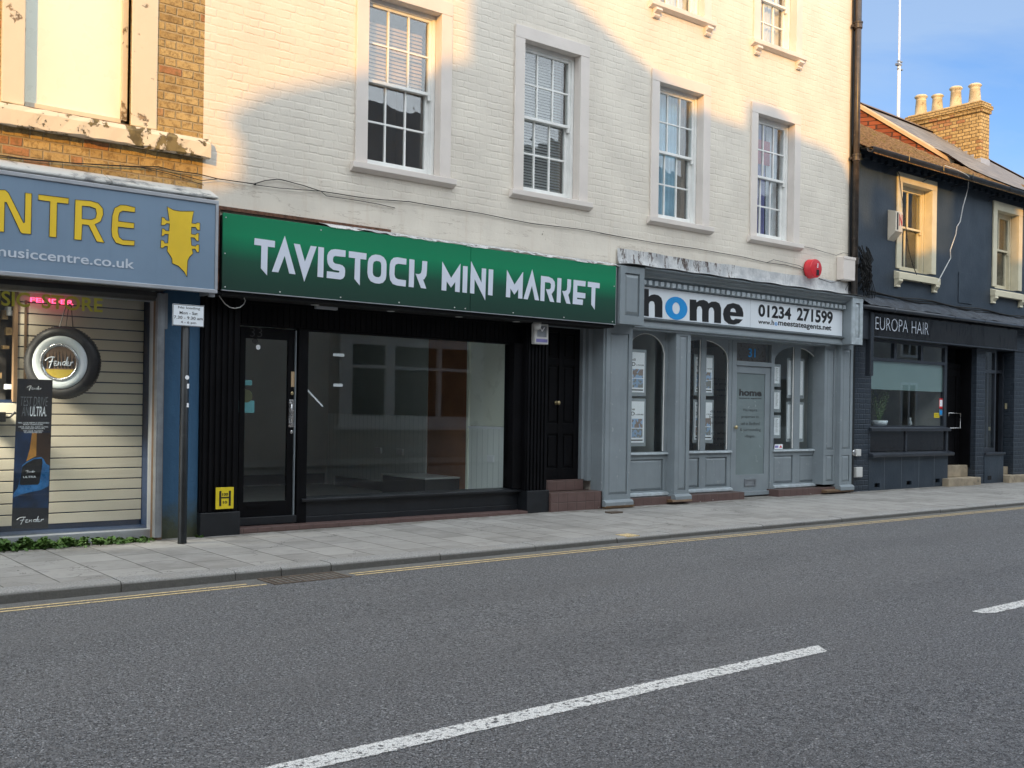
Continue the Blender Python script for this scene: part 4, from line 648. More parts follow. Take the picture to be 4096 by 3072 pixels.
# tyre clock
ang = -math.radians(33); tx, ty, tz = 2.83, .26, 1.622
ty_ = Thing('hanging_tyre', 'white wall tyre sign hung on chains in the music shop window', 'tyre sign', (tx, ty, tz))
R = .335; prof = [(.245, -.055), (.262, -.062), (.295, -.060), (.322, -.04), (R, -.015), (R+.002, .03), (R-.003, .07), (.30, .10), (.2, .105)]
ty_.part('tyre', MB().lathe((tx, ty, tz), prof, 60, 'y', ang), 'tyre', smooth=True)
tr = MB()
for i in range(72):
    a = 2*math.pi*i/72; c_, s_ = math.cos(a), math.sin(a)
    def tp(r, h, da=0):
        x, z, y = r*math.cos(a+da), r*math.sin(a+da), h; return (tx+x*math.cos(ang)-y*math.sin(ang), ty+x*math.sin(ang)+y*math.cos(ang), tz+z)
    tr.add([tp(R+.006, -.012), tp(R+.007, .045), tp(R+.007, .045, .035), tp(R+.006, -.012, .035), tp(R-.01, -.012), tp(R-.01, .045), tp(R-.01, .045, .035), tp(R-.01, -.012, .035)], [(0, 1, 2, 3), (0, 4, 5, 1), (3, 2, 6, 7), (0, 3, 7, 4), (1, 5, 6, 2)])
ty_.part('tread', tr, 'tyre'); ty_.part('white_wall', MB().lathe((tx, ty, tz), [(.165, -.06), (.18, -.072), (.215, -.076), (.244, -.068), (.247, -.05), (.2, -.03)], 60, 'y', ang), 'wwall', smooth=True)
ty_.part('rim', MB().lathe((tx, ty, tz), [(.145, -.06), (.152, -.082), (.166, -.088), (.174, -.078), (.176, -.05)], 60, 'y', ang), 'chrome', smooth=True)
fc = MB().lathe((tx, ty, tz), [(.15, -.066), (.149, -.068)], 48, 'y', ang); hc = ty_.part('hubcap', fc, 'flame')
def tl(px, pz, h=-.0705): return (tx+px*math.cos(ang)-h*math.sin(ang), ty+px*math.sin(ang)+h*math.cos(ang), tz+pz)
ym = MB(); ym.add([tl(.145*math.cos(a), .145*math.sin(a)) for a in [math.radians(207+126*i/16) for i in range(17)]], [tuple(range(17))]); ty_.part('yellow_lower', ym, 'hub', hc)
fm = MB()
for i in range(9):
    px = -.125+i*.031; h_ = .10*math.sqrt(max(.02, 1-(px/.15)**2)); fm.add([tl(px-.009, -.05, -.0715), tl(px+.009, -.06, -.0715), tl(px+.010, .02, -.0715), tl(px+.002+.006*math.sin(i), h_+.02, -.0715), tl(px-.006, .02, -.0715)], [(0, 1, 2, 3, 4)])
ty_.part('flames', fm, 'ink', hc); sm = MB()
for st in FEND: sm.tube([tl(-.125+.25*a, -.055+.11*b, -.075) for a, b in st], .0055, 4)
ty_.part('lettering', sm, 'letterg', hc)
ch = MB()
for dx in (-.06, .06): ch.tube([(tx+.03+dx, ty-.01, tz+.33), (tx+.055+dx*.3, ty, tz+.56)], .0045, 5)
ch.tube([(tx+.03, ty, tz+.33), (tx+.055, ty, tz+.56)], .004, 5); ty_.part('chains', ch, 'ink')
# neon
xa, z1 = U('C6', 535, 262, .4); xb, z0 = U('C6', 1300, 398, .4)
solo('neon_sign', txt('FENDER', xa, xb, z0, z1, .4, .02), 'neon', 'pink red neon lettering glowing behind the yellow window vinyl', 'neon sign', (2.8, .4, 2.2))
# poster
po = Thing('guitar_poster', 'tall narrow black and blue guitar poster standing in the music shop window', 'poster', (2.57, .16, .06))
py = .16; q = [U('D4', *p, py) for p in ((173, 83), (515, 97), (470, 1545), (112, 1545))]
def pp(u, v): return (q[3][0]*(1-u)*(1-v)+q[2][0]*u*(1-v)+q[0][0]*(1-u)*v+q[1][0]*u*v, q[3][1]*(1-u)*(1-v)+q[2][1]*u*(1-v)+q[0][1]*(1-u)*v+q[1][1]*u*v)
def pz(name, pts, mt, dy, lift=True): po.part(name, MB().add([(pp(*p)[0], py-dy, pp(*p)[1]) for p in pts], [tuple(range(len(pts)))]), mt)
po.part('board', MB().prism([pp(0, 0), pp(1, 0), pp(1, 1), pp(0, 1)], py, py+.006), 'poster')
def dq(x, y): X, Z = U('D4', x, y, py); return X, Z
def pd(name, pts, mt, dy): po.part(name, MB().add([(dq(*p)[0], py-dy, dq(*p)[1]) for p in pts], [tuple(range(len(pts)))]), mt)
pd('navy_picture', [(150, 600), (120, 1345), (470, 1345), (492, 600)], 'pblue', .001); pd('brown_shade', [(352, 610), (492, 610), (484, 930), (440, 910), (340, 850)], 'pbrown', .0015)
pd('guitar_body', [(215, 930), (260, 895), (330, 860), (400, 848), (425, 870), (450, 915), (483, 935), (475, 1130), (400, 1170), (300, 1190), (200, 1215), (122, 1250), (130, 1205), (170, 1150), (190, 1080)], 'pbody', .002)
pd('guitar_neck', [(312, 612), (358, 612), (352, 840), (300, 865), (255, 892), (290, 770)], 'porange', .0025); pd('neck_plate', [(215, 945), (260, 905), (330, 870), (408, 862), (415, 900), (385, 1100), (370, 1118), (200, 1122), (190, 1105)], 'ink', .003)
for nm, (a, b, c, d), r in (('brand_script', (262, 405, 152, 200), .0016), ('brand_script', (162, 425, 1432, 1508), .0026), ('brand_script', (248, 340, 975, 1008), .0012)): po.part(nm, script(dq(a, c)[0], dq(b, c)[0], dq(a, d)[1], dq(a, c)[1], py-.0045, r), 'whitep')
for s_, (a, b, c, d), mt in (('TEST DRIVE', (200, 468, 258, 350), 'steel'), ('AN', (212, 285, 355, 448), 'steel'), ('ULTRA.', (292, 452, 355, 452), 'whitep'), ('ULTRA', (225, 350, 1034, 1054), 'whitep')): po.part('slogan', txt(s_, dq(a, c)[0], dq(b, c)[0], dq(a, d)[1], dq(a, c)[1], py-.004, .01 if mt == 'whitep' else -.01, shear=.2 if d < 1000 else 0), mt)
for s_, yy, a, b in (('FEEL OUR NEWLY-DESIGNED', 508, 176, 478), ('BODY CONTOURS.', 525, 228, 422), ('HEAR OUR ALL-NEW ULTRA', 548, 180, 470), ('NOISELESS PICKUPS.', 564, 208, 438), ('TRY OUR FASTEST-', 588, 225, 424), ('PLAYING NECKS.', 602, 236, 410)): po.part('slogan', txt(s_, dq(a, yy)[0], dq(b, yy)[0], dq(a, yy+13)[1], dq(a, yy)[1], py-.004, .01), 'whitep')
# pole + plate
pl = Thing('sign_pole', 'black painted steel pole standing on the pavement in front of the blue wall', 'pole', (3.725, -.45, -.05)); pl.part('post', MB().lathe((3.725, -.45, -.06), [(.042, 0), (.042, .03), (.040, .04), (.038, 2.2), (.03, 2.21)], 20), 'pipeb', smooth=True)
for (kx2, ky2, s_) in ((1617, 220, .02), (1625, 295, .017), (1622, 460, .015)):
    x, z = U('A6', kx2, ky2, -.49); pl.part('sticker', MB().lathe((x, -.4895, z), [(s_, 0), (s_, -.001)], 12, 'y') if s_ == .02 else MB().box(x-s_*.6, x+s_*.6, -.491, -.4885, z-s_*1.3, z+s_*1.3), 'whitep')
ps = Thing('parking_sign', 'small white no loading time plate bolted to the black pole', 'sign', (3.73, -.5, 2.07)); px0, px1, pz0, pz1 = 3.582, 3.886, 1.976, 2.176; ps.part('plate', MB().box(px0, px1, -.50, -.495, pz0, pz1), 'signw', bev=.002); ps.part('clamp', MB().box(3.69, 3.76, -.495, -.40, 2.05, 2.09), 'steel')
ps.part('border', MB().holes(px0+.002, px1-.002, pz0+.002, pz1-.002, -.502, -.5005, [(px0+.007, px1-.007, pz0+.007, pz1-.007)]), 'ink')
for i, (s_, a, b) in enumerate((('No loading', .052, .262), ('Mon - Sat', .066, .238), ('7.30 - 9.30 am', .014, .288), ('4 - 6 pm', .078, .225))): ps.part('lettering', txt(s_, px0+a, px0+b, pz1-.046-i*.045, pz1-.018-i*.045, -.502, .004), 'ink')
# weeds
def leaves(mb, x0, x1, fy, fz, n, rnd, s0=.012, s1=.028):
    for i in range(n):
        u = rnd.random(); x = x0+(x1-x0)*u; y, z = fy(u, rnd), fz(u, rnd); a = rnd.random()*6.28; t = rnd.uniform(-.9, .9); s_ = rnd.uniform(s0, s1); d1 = Vector((math.cos(a), math.sin(a)*math.cos(t), math.sin(t)))*s_; d2 = Vector((-math.sin(a), math.cos(a), rnd.uniform(-.7, .9)))*s_*.6
        c = Vector((x, y, z)); mb.add([c-d1, c+d2, c+d1, c-d2], [(0, 1, 2, 3)])
rl = random.Random(11); wm = MB()
for a, b, h, n in ((1.9, 2.25, .055, 900), (2.2, 2.62, .095, 1300), (2.55, 2.98, .075, 1100), (3.04, 3.3, .055, 600), (3.22, 3.5, .035, 400), (3.4, 3.6, .025, 80), (4.0, 4.06, .02, 30)):
    leaves(wm, a, b, lambda u, r: -.02-abs(r.gauss(0, .07)), lambda u, r, h=h: -.045+r.random()**1.2*h*(.35+.65*abs(math.sin(u*math.pi*2.2+.6))), n, rl)
o = link('weeds', wm, 'leaf'); o['kind'] = 'stuff'; o['label'] = 'low green weeds growing along the foot of the music shop window'; o['category'] = 'weeds'
lm = MB()
for i in range(46):
    x = 3.38+rl.random()*.5 if i < 34 else rl.uniform(8.6, 15); y = -.1-rl.random()*.12 if i < 34 else rl.uniform(-.3, -.08); s_ = rl.uniform(.006, .022); z = wz(x)-.03+.012 if x < 5 else .004; c = Vector((x, y, z+s_*.3)); p = [c+Vector((rl.uniform(-1, 1)*s_, rl.uniform(-1, 1)*s_, rl.uniform(-.2, .6)*s_)) for _ in range(5)]; lm.add(p, [(0, 1, 2), (0, 2, 3), (0, 3, 4), (1, 2, 4)])
o = link('litter', lm, 'litter'); o['kind'] = 'stuff'; o['label'] = 'scraps of pale litter and dry leaves along the foot of the shop walls'; o['category'] = 'litter'

# ================================================================ ESTATE AGENT SHOPFRONT
hf = Thing('grey_shopfront', 'grey panelled estate agent shopfront with arched windows and a dentil cornice', 'shopfront', (12.3, 0, 0))
hf.part('cornice', MB().xprism([(-.06, 2.995), (-.16, 2.998), (-.17, 3.02), (-.21, 3.03), (-.23, 3.06), (-.29, 3.09), (-.30, 3.115), (-.34, 3.125), (-.34, 3.15), (-.02, 3.185), (-.02, 2.995)], 9.93, 15.0), 'grey', bev=.003)
hf.part('cornice_flashing', MB().grid(lambda u, v: (9.60+5.48*u, -.37+.36*v, 3.158+.030*v+.006*math.sin(u*50)*(1-v)), 60, 3), 'lead')
d0 = 10.0
for i in range(41):
    x = d0+i*.1135
    if x+.07 > 14.64: break
    hf.part('dentil', MB().box(x, x+.068, -.225, -.155, 2.937, 2.996), 'greylt', bev=.002)
hf.part('fascia_board', MB().box(9.93, 14.95, -.13, 0, 2.40, 2.995).box(9.93, 14.64, -.155, -.13, 2.925, 2.945), 'grey')
hf.part('lower_moulding', MB().xprism([(-.13, 2.47), (-.185, 2.485), (-.19, 2.50), (-.13, 2.508)], 9.93, 14.64).xprism([(-.12, 2.365), (-.15, 2.375), (-.15, 2.40), (-.135, 2.47), (-.12, 2.47)], 9.93, 14.68), 'grey', bev=.002)
for (a, b, wear) in ((9.49, 9.925, 0), (14.64, 14.93, 1)):
    cpt = hf.part('console', MB().box(a, b, -.30, 0, 2.38, 3.135), 'grey', bev=.004); fr = min(.085, (b-a)*.28)
    hf.part('console_panel', MB().holes(a, b, 2.38, 3.13, -.325, -.301, [(a+fr, b-fr, 2.38+.11, 3.13-.09)]).add([(a+fr+.004, -.303, 2.50), (b-fr-.004, -.303, 2.50), (b-fr-.004, -.303, 3.03), (a+fr+.004, -.303, 3.03), (a+fr+.04, -.322, 2.545), (b-fr-.04, -.322, 2.545), (b-fr-.04, -.322, 2.985), (a+fr+.04, -.322, 2.985)], [(4, 5, 6, 7), (0, 1, 5, 4), (1, 2, 6, 5), (2, 3, 7, 6), (3, 0, 4, 7)]), 'greylt' if wear else 'grey', cpt)
def rpanel(m, x0, x1, z0, z1, y, ins=.035, dep=.018):     # frame recess with raised field, front at y
    m.add([(x0, y+dep, z0), (x1, y+dep, z0), (x1, y+dep, z1), (x0, y+dep, z1), (x0+ins, y+.002, z0+ins), (x1-ins, y+.002, z0+ins), (x1-ins, y+.002, z1-ins), (x0+ins, y+.002, z1-ins)], [(4, 5, 6, 7), (0, 1, 5, 4), (1, 2, 6, 5), (2, 3, 7, 6), (3, 0, 4, 7)])
def pilaster(x0, x1, y, z0, z1, panels, plinth=True, mt='grey'):
    fr = min(.065, (x1-x0)*.22); hs = [(x0+fr, x1-fr, a, b) for a, b in panels]; m = MB().holes(x0, x1, z0, z1, y, y+.02, hs).box(x0, x1, y+.021, .30, z0, z1)
    p = hf.part('pilaster', m, mt, bev=.003); q = MB()
    for h in hs: rpanel(q, h[0], h[1], h[2], h[3], y)
    hf.part('raised_panel', q, mt, p)
    if plinth: hf.part('pilaster_base', MB().xprism([(y, z0+.01), (y-.03, z0), (y-.05, z0-.02), (y-.05, z0-.075), (.05, z0-.075), (.05, z0+.01)], x0-.02, x1+.015), 'grey', p, bev=.003)
    return p
pilaster(9.455, 9.93, -.12, .085, 2.38, [(.16, 2.27)]); pilaster(10.80, 11.095, -.10, .11, 2.38, [(.17, 2.31)])
pilaster(14.68, 15.02, -.10, .11, 2.39, [(.17, .60), (.70, 2.31)]); pilaster(14.36, 14.68, -.02, .13, 2.40, [(.18, .60), (.69, 2.30)], False)
hf.part('brick_base', MB().box(9.46, 12.36, -.06, .3, -.1, .09).box(13.2, 15.03, -.04, .3, -.1, .09), 'redtile')
hf.part('rotten_sill_end', MB().xprism([(-.13, .01), (-.14, .04), (-.02, .06), (0, .0)], 14.3, 15.04).xprism([(-.18, -.01), (-.19, .02), (-.02, .03), (0, -.02)], 9.44, 9.95).xprism([(-.17, .02), (-.16, .045), (-.02, .05), (0, .0)], 10.7, 11.1), 'wood')
def archlight(x0, x1, xc, hw, zs, rise, z0, ztop, y):       # spandrel board over a window cut by a shared arch
    pts = [(x0, ztop), (x0, zs if x0 <= xc-hw+.001 else None)]; arc = []
    n = 20
    for i in range(n+1):
        x = x0+(x1-x0)*i/n; k = max(0, 1-((x-xc)/hw)**2) if abs(x-xc) <= hw else 0; arc.append((x, zs+rise*math.sqrt(k)))
    poly = [(x0, ztop)]+arc+[(x1, ztop)]
    return poly, arc
def shopwin(x0, x1, lights, xc, hw, zs, rise, y, zb=.70, zt=2.36, panels=True, lip=True):
    # lights: list of (xa,xb)
    w = hf.part('window', MB().holes(x0, x1, .14, zt, y, y+.06, [(a, b, zb, zt-.0) for a, b in lights]+([(a+.012, b-.012, .17, zb-.10) for a, b in lights])), 'grey', bev=.003)
    q = MB()
    for a, b in lights: rpanel(q, a+.015, b-.015, .172, zb-.102, y+.004, .035, .022)
    hf.part('stall_panel', q, 'grey', w); sp = MB(); bead = MB(); gl = MB(); arcs = []
    for a, b in lights:
        poly, arc = archlight(a, b, xc, hw, zs, rise, zb, zt, y); sp.prism(poly, y+.008, y+.045); gl.box(a, b, y+.03, y+.036, zb, zt)
        rb = [(x, y+.02, z) for x, z in arc]
        if abs(b-(xc+hw)) < .05: bead.tube(rb+[(b-.006, y+.02, zb+.01)], .0085, 5)
        if abs(a-(xc-hw)) < .05 and not abs(b-(xc+hw)) < .05: bead.tube([(b-.006, y+.02, rb[-1][2]), (b-.006, y+.02, zb+.01)], .008, 5)
    hf.part('arch_spandrel', sp, 'grey', w); hf.part('glass', gl, 'glass', w); hf.part('white_bead', bead, 'sash', w)
    hf.part('sill', MB().xprism([(y-.035, zb-.035), (y-.03, zb-.012), (y+.03, zb), (y+.03, zb-.035)], x0, x1).xprism([(y-.04, .09), (y-.055, .105), (y-.05, .135), (y, .15), (y, .09)], x0, x1), 'greylt', w, bev=.002)
    return w
shopwin(9.93, 10.80, [(10.02, 10.745)], 10.385, .362, 2.03, .29, .05)
YD = .17
def XD(k, x, y=1000): return U(k, x, y, YD)[0]
mxa, mxb = XD('B2', 878), XD('B2', 922); mr_ = XD('B2', 1115, 1100)
shopwin(11.095, mr_+.07, [(11.14, mxa-.0), (mxb, mr_)], (11.12+mr_)/2, (mr_-11.12)/2, 2.03, .28, YD)
dxa, dxb = mr_+.07, XD('B2', 1505); ra = dxb+.0
rxa, rxb, rr_ = XD('B2', 1685), XD('B2', 1735), XD('B2', 1892, 1150)
shopwin(ra, 14.36, [(ra+.02, rxa), (rxb, rr_)], (ra+rr_)/2, (rr_-ra)/2-.01, 2.03, .28, YD)
hf.part('lobby_ceiling', MB().box(9.94, 14.36, -.12, .3, 2.345, 2.40), 'grey'); hf.part('window_head', MB().box(11.095, 14.36, YD-.005, YD+.06, 2.335, 2.37), 'grey')
# door
ga, gb = XD('B3', 1190, 195), XD('B3', 1435, 200); l0, l1 = XD('B2', 1178, 1210), XD('B2', 1478, 1225); gz1 = U('B3', 1190, 195, YD)[1]; gz0 = U('B3', 1170, 1080, YD)[1]; dz1 = U('B2', 1178, 1212, YD)[1]; fz_a = U('B2', 1175, 1172, YD)[1]
hf.part('door_frame', MB().box(dxa, l0, YD-.01, YD+.07, .0, 2.36).box(l1, dxb+.0, YD-.01, YD+.07, .0, 2.36).box(l0, l1, YD-.012, YD+.06, dz1, fz_a).box(l0, l1, YD-.01, YD+.06, 2.315, 2.36).box(l0-.02, l1+.02, YD-.03, YD+.04, .01, .07), 'grey', bev=.004)
d_ = hf.part('door', MB().holes(l0+.004, l1-.004, .072, dz1-.004, YD+.012, YD+.05, [(ga, gb, gz0, gz1)]), 'grey', bev=.004)
hf.part('frosted_glass', MB().box(ga, gb, YD+.026, YD+.034, gz0, gz1), 'film2', d_); a = U('B3', 1250, 1115, YD); b = U('B3', 1350, 1172, YD)
hf.part('letterbox', MB().holes(a[0], b[0], b[1], a[1], YD-.001, YD+.012, [(a[0]+.03, b[0]-.03, b[1]+.022, a[1]-.022)]).box(a[0]+.03, b[0]-.03, YD+.006, YD+.012, b[1]+.022, a[1]-.022), 'steel', d_, bev=.002); a = U('B3', 1178, 668, YD-.04); hf.part('door_knob', MB().lathe((a[0], YD+.01, a[1]), [(.012, 0), (.012, -.03), (.028, -.045), (.026, -.06), (.012, -.068)], 16, 'y'), 'brass', d_, smooth=True)
hf.part('fanlight', MB().box(l0, l1, YD+.026, YD+.032, fz_a, 2.316), 'glass'); hf.part('fanlight_blind', MB().box(l0, l1, YD+.10, YD+.11, fz_a-.05, 2.34), 'brownglass')
a = U('B2', 1285, 1065, YD+.02); b = U('B2', 1345, 1145, YD+.02); hf.part('door_number', txt('31', a[0], b[0], b[1], a[1], YD+.0245, .012), 'blue')
def dt(s_, x0, y0, x1, y1, bold=.01): a = U('B3', x0, y0, YD+.02); b = U('B3', x1, y1, YD+.02); hf.part('door_lettering', txt(s_, a[0], b[0], b[1], a[1], YD+.0245, bold), 'inkfade', d_)
dt('home', 1205, 335, 1398, 402, .04); dt('estate agents', 1205, 410, 1397, 428, .02)
for s_, x0, y0, x1, y1 in (('We require', 1238, 505, 1360, 538), ('properties to', 1225, 565, 1372, 595), ('sell in Bedford', 1218, 620, 1380, 650), ('& surrounding', 1212, 675, 1390, 708), ('villages.', 1250, 732, 1342, 762)): dt(s_, x0, y0, x1, y1, 0)
# rooms behind
hr = Thing('estate_agent_room', 'dim office room with grey side panel behind the arched windows', 'room', (12, 2, 0))
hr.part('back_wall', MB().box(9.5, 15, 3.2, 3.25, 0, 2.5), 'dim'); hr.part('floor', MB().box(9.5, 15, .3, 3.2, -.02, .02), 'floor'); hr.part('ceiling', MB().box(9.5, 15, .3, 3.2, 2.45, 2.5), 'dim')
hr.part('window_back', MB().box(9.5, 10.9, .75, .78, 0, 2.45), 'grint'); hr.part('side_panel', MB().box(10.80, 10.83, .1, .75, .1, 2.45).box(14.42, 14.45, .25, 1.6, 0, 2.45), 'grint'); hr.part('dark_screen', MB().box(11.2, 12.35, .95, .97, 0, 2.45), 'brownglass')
rt = MB()
hs_ = [('b joine', .6), ('ng proc', .7), ('e agents', .8), ('joyable', .9), ('o so m', 1.3), ('usiness', 1.4), ('stomer', 1.5), ('t, when', 1.7), ('re than', 1.8), ('create a s', 1.9)]
for s_, x0, y0, x1, y1 in (('job joine', 960, 240, 1098, 262), ('ng proc', 985, 285, 1110, 308), ('e agents', 980, 335, 1105, 358), ('oyable', 985, 382, 1100, 405), ('do so m', 955, 518, 1095, 542), ('business', 950, 565, 1103, 590), ('customer', 950, 615, 1085, 640), ('nt, when', 965, 705, 1100, 732), ('re than', 970, 755, 1080, 778), ('to create a so', 900, 800, 1095, 828)):
    a = U('B3', x0, y0, YD+.02); b = U('B3', x1, y1, YD+.02); hf.part('window_lettering', txt(s_, a[0], b[0], b[1], a[1], YD+.0275, 0), 'ink')
def card(lab, k, x0, y0, x1, y1, Y, kind, grp='property cards hanging in the estate agent window'):
    a = U(k, x0, y0, Y); b = U(k, x1, y1, Y); X0_, X1_, Z1, Z0 = a[0], b[0], a[1], b[1]; w, h = X1_-X0_, Z1-Z0; c = Thing('property_card', lab, 'card', ((X0_+X1_)/2, Y, Z0), grp)
    c.part('holder', MB().box(X0_-.03, X1_+.035, Y+.003, Y+.007, Z0-.05, Z1+.04), 'acry'); c.part('paper', MB().box(X0_, X1_, Y, Y+.002, Z0, Z1), 'whitep')
    if kind == 'sold':
        for i in range(2):
            for j in range(2): c.part('photo', MB().box(X0_+w*(.06+.45*i), X0_+w*(.49+.45*i), Y-.0015, Y-.0005, Z0+h*(.12+.24*j), Z0+h*(.34+.24*j)), 'photo' if (i+j) % 2 else 'photo2')
        c.part('lettering', MB().box(X0_+w*.05, X0_+w*.95, Y-.0015, Y-.0005, Z0+h*.045, Z0+h*.075), 'ink')
        for s_, a1, a2, b1, b2 in (('SOLD', .08, .62, .655, .75), ('in YOUR AREA', .66, .97, .665, .70), ('home', .06, .3, .9, .94)):
            c.part('lettering', txt(s_, X0_+w*a1, X0_+w*a2, Z0+h*b1, Z0+h*b2, Y-.001, .02), 'ink')
        c.part('lettering', txt(lab_place, X0_+w*.12, X0_+w*.62, Z0+h*.78, Z0+h*.845, Y-.001, .01), 'ink')
    else:
        c.part('lettering', txt('home', X0_+w*.3, X0_+w*.7, Z0+h*.88, Z0+h*.93, Y-.001, .02), 'ink'); r = random.Random(int(X0_*100)); m = MB()
        for i in range(14): zz = Z0+h*(.82-.05*i); m.box(X0_+w*.25, X0_+w*(.45+.35*r.random()), Y-.0012, Y-.0004, zz, zz+h*.012)
        c.part('text_lines', m, 'inkfade')
lab_place = 'Brickhill'; card('upper sold card with black headline in the single arched window left of the pilaster', 'B3', 175, 10, 382, 368, .12, 'sold')
lab_place = 'Putnoe'; card('lower sold card in the single arched window left of the pilaster', 'B3', 165, 440, 378, 800, .12, 'sold')
lab_place = 'Clapham Grs'; card('upper sold card behind the mullion left of the grey door', 'B3', 828, 60, 968, 368, YD+.07, 'sold')
lab_place = 'Biddenham'; card('lower sold card behind the mullion left of the grey door', 'B3', 820, 450, 965, 775, YD+.07, 'sold')
card('large pale text card, upper one behind the mullion right of the grey door', 'B3', 1630, 90, 1752, 392, YD+.07, 'text'); card('large pale text card with home heading, lower one right of the grey door', 'B3', 1622, 470, 1748, 765, YD+.07, 'text')
for i, (y0, y1, n_) in enumerate(((145, 290, 'topmost'), (365, 510, 'middle'), (585, 735, 'lowest'))): card(n_+' of three small white cards beside the grey door frame', 'B3', 1506, y0, 1550, y1, YD+.07, 'text')
a = U('B3', 1500, 815, YD+.02); b = U('B3', 1580, 855, YD+.02); st_ = Thing('window_sticker', 'small white sticker with blue and red marks low beside the grey door', 'sticker', (a[0], YD+.02, b[1])); st_.part('backing', MB().box(a[0]+.03, b[0], YD+.024, YD+.0265, b[1], a[1]), 'whitep'); xm = (a[0]+.03+b[0])/2
st_.part('blue_mark', MB().box(a[0]+.04, xm-.01, YD+.0225, YD+.0238, b[1]+.02, a[1]-.02), 'purple'); st_.part('red_mark', MB().prism([(xm+.015, b[1]+.02), (b[0]-.015, b[1]+.02), ((xm+b[0])/2, a[1]-.015)], YD+.0225, YD+.0238), 'red')
# HOME sign
es = Thing('shop_sign', 'white estate agent fascia sign with big black lowercase letters, one blue', 'sign', (12.3, -.15, 2.51)); yh = -.152
es.part('panel', MB().box(9.93, 14.625, yh, -.131, 2.512, 2.918), 'signw', bev=.002); es.part('joint', MB().box(U('D1', 1108, 650, yh)[0], U('D1', 1108, 650, yh)[0]+.004, yh-.001, yh+.001, 2.513, 2.917), 'alu')
def ell(cx_, cy_, rx, ry, n=36): return [(cx_+rx*math.cos(2*math.pi*i/n), cy_+ry*math.sin(2*math.pi*i/n)) for i in range(n)]
hm = MB(); h1 = MB(); h2 = MB(); polyU(hm, 'D1', [(20,372),(112,385),(112,458),(135,442),(165,436),(205,445),(235,470),(246,510),(245,665),(172,658),(172,540),(165,512),(145,500),(122,508),(112,530),(112,652),(20,640)], yh-.004, yh)
polyU(h1, 'D1', [(515,485),(578,490),(580,515),(610,495),(650,490),(685,505),(700,525),(730,508),(770,507),(805,525),(822,570),(822,720),(755,714),(755,600),(745,570),(725,562),(705,578),(700,605),(700,710),(637,704),(637,585),(628,558),(608,550),(590,560),(583,590),(583,697),(515,692)], yh-.004, yh)
polyU(h2, 'D1', [(1040,657),(1041,620),(1030,575),(1000,537),(940,521),(885,535),(852,580),(842,630),(855,690),(895,725),(950,733),(1000,720),(1035,684),(965,675),(945,690),(922,680),(910,646)], yh-.004, yh, [[(912,607),(920,580),(942,570),(962,583),(971,614)]])
es.part('letter_h', hm, 'ink'); es.part('letter_m', h1, 'ink'); es.part('letter_e', h2, 'ink'); cx2, cz2 = U('D1', 381, 573, yh); hw2 = (U('D1', 490, 573, yh)[0]-U('D1', 272, 573, yh)[0])/2; ix = (U('D1', 418, 573, yh)[0]-U('D1', 343, 573, yh)[0])/2
bm = MB().prism(ell(cx2, 2.675, hw2, .157), yh-.004, yh, [ell(cx2-.005, 2.675, ix, .081)]); es.part('letter_o', bm, 'blue')
def ht(s_, x0, x1, z0, z1, bold, mt='ink'): es.part('phone_number' if s_[0] in '02' else 'web_address', txt(s_, x0, x1, z0, z1, yh-.003, bold), mt)
ht('01234', 12.50, 13.285, 2.682, 2.868, .032); ht('271599', 13.43, 14.36, 2.682, 2.885, .032)
ht('www.', 12.50, 12.80, 2.578, 2.622, .022); ht('h', 12.815, 12.875, 2.578, 2.655, .022); ht('o', 12.89, 12.955, 2.575, 2.625, .02, 'blue'); ht('meestateagents.net', 12.972, 14.325, 2.557, 2.655, .022)
# red alarm + cream box + cables
ra_ = Thing('alarm_bell', 'round red alarm bell box on the cream wall near the downpipe', 'alarm', (14.0, -.1, 3.5)); a = U('D1', 1765, 180, -.16); rx = a[0]
ra_.part('drum', MB().lathe((rx, -.02, a[1]), [(.150, 0), (.150, -.02), (.146, -.025), (.146, -.115), (.138, -.13), (.07, -.138)], 40, 'y'), 'red', smooth=True, bev=0); ra_.part('dark_label', MB().box(rx-.01, rx+.055, -.162, -.155, a[1]-.105, a[1]-.02), 'ink'); ra_.part('pale_marks', MB().box(rx+.005, rx+.035, -.162, -.1585, a[1]+.06, a[1]+.075).box(rx+.005, rx+.035, -.162, -.1585, a[1]+.035, a[1]+.05).box(rx+.0, rx+.03, -.162, -.1585, a[1]+.012, a[1]+.028), 'signw')
for o_ in ra_.o.children:
    if o_.name.startswith('drum'): 
        for p in o_.data.polygons: p.use_smooth = len(p.vertices) == 4 and abs(p.normal.y) < .9
cb = Thing('cable_box', 'cream painted rectangular cable box on the wall corner beside the red alarm', 'box', (14.8, -.1, 3.4)); cb.part('box', MB().box(14.66, 14.98, -.14, -.002, 3.43, 3.80), 'surround', bev=.008); cb.part('lid', MB().box(14.655, 14.985, -.148, -.1405, 3.76, 3.805), 'surround', bev=.003)
solo('wall_cable', MB().tube(cablepts('A1', [(-40,1335),(200,1372),(640,1410),(1000,1430),(1210,1440),(1370,1440),(1500,1475),(1700,1500),(1880,1545),(2060,1570),(2212,1592)], -.03), .0055, 5).tube(cablepts('A1', [(-40,1350),(300,1388),(900,1428),(1300,1452),(1560,1510),(1740,1560),(1900,1545)], -.035), .004, 5).tube(cablepts('A1', [(1210,1446),(1450,1500),(1640,1560),(1760,1600)], -.03), .0035, 5), 'cable', 'bundle of black cables sagging across the yellow brick above the grey sign', 'cable', (3, -.03, 3.5))
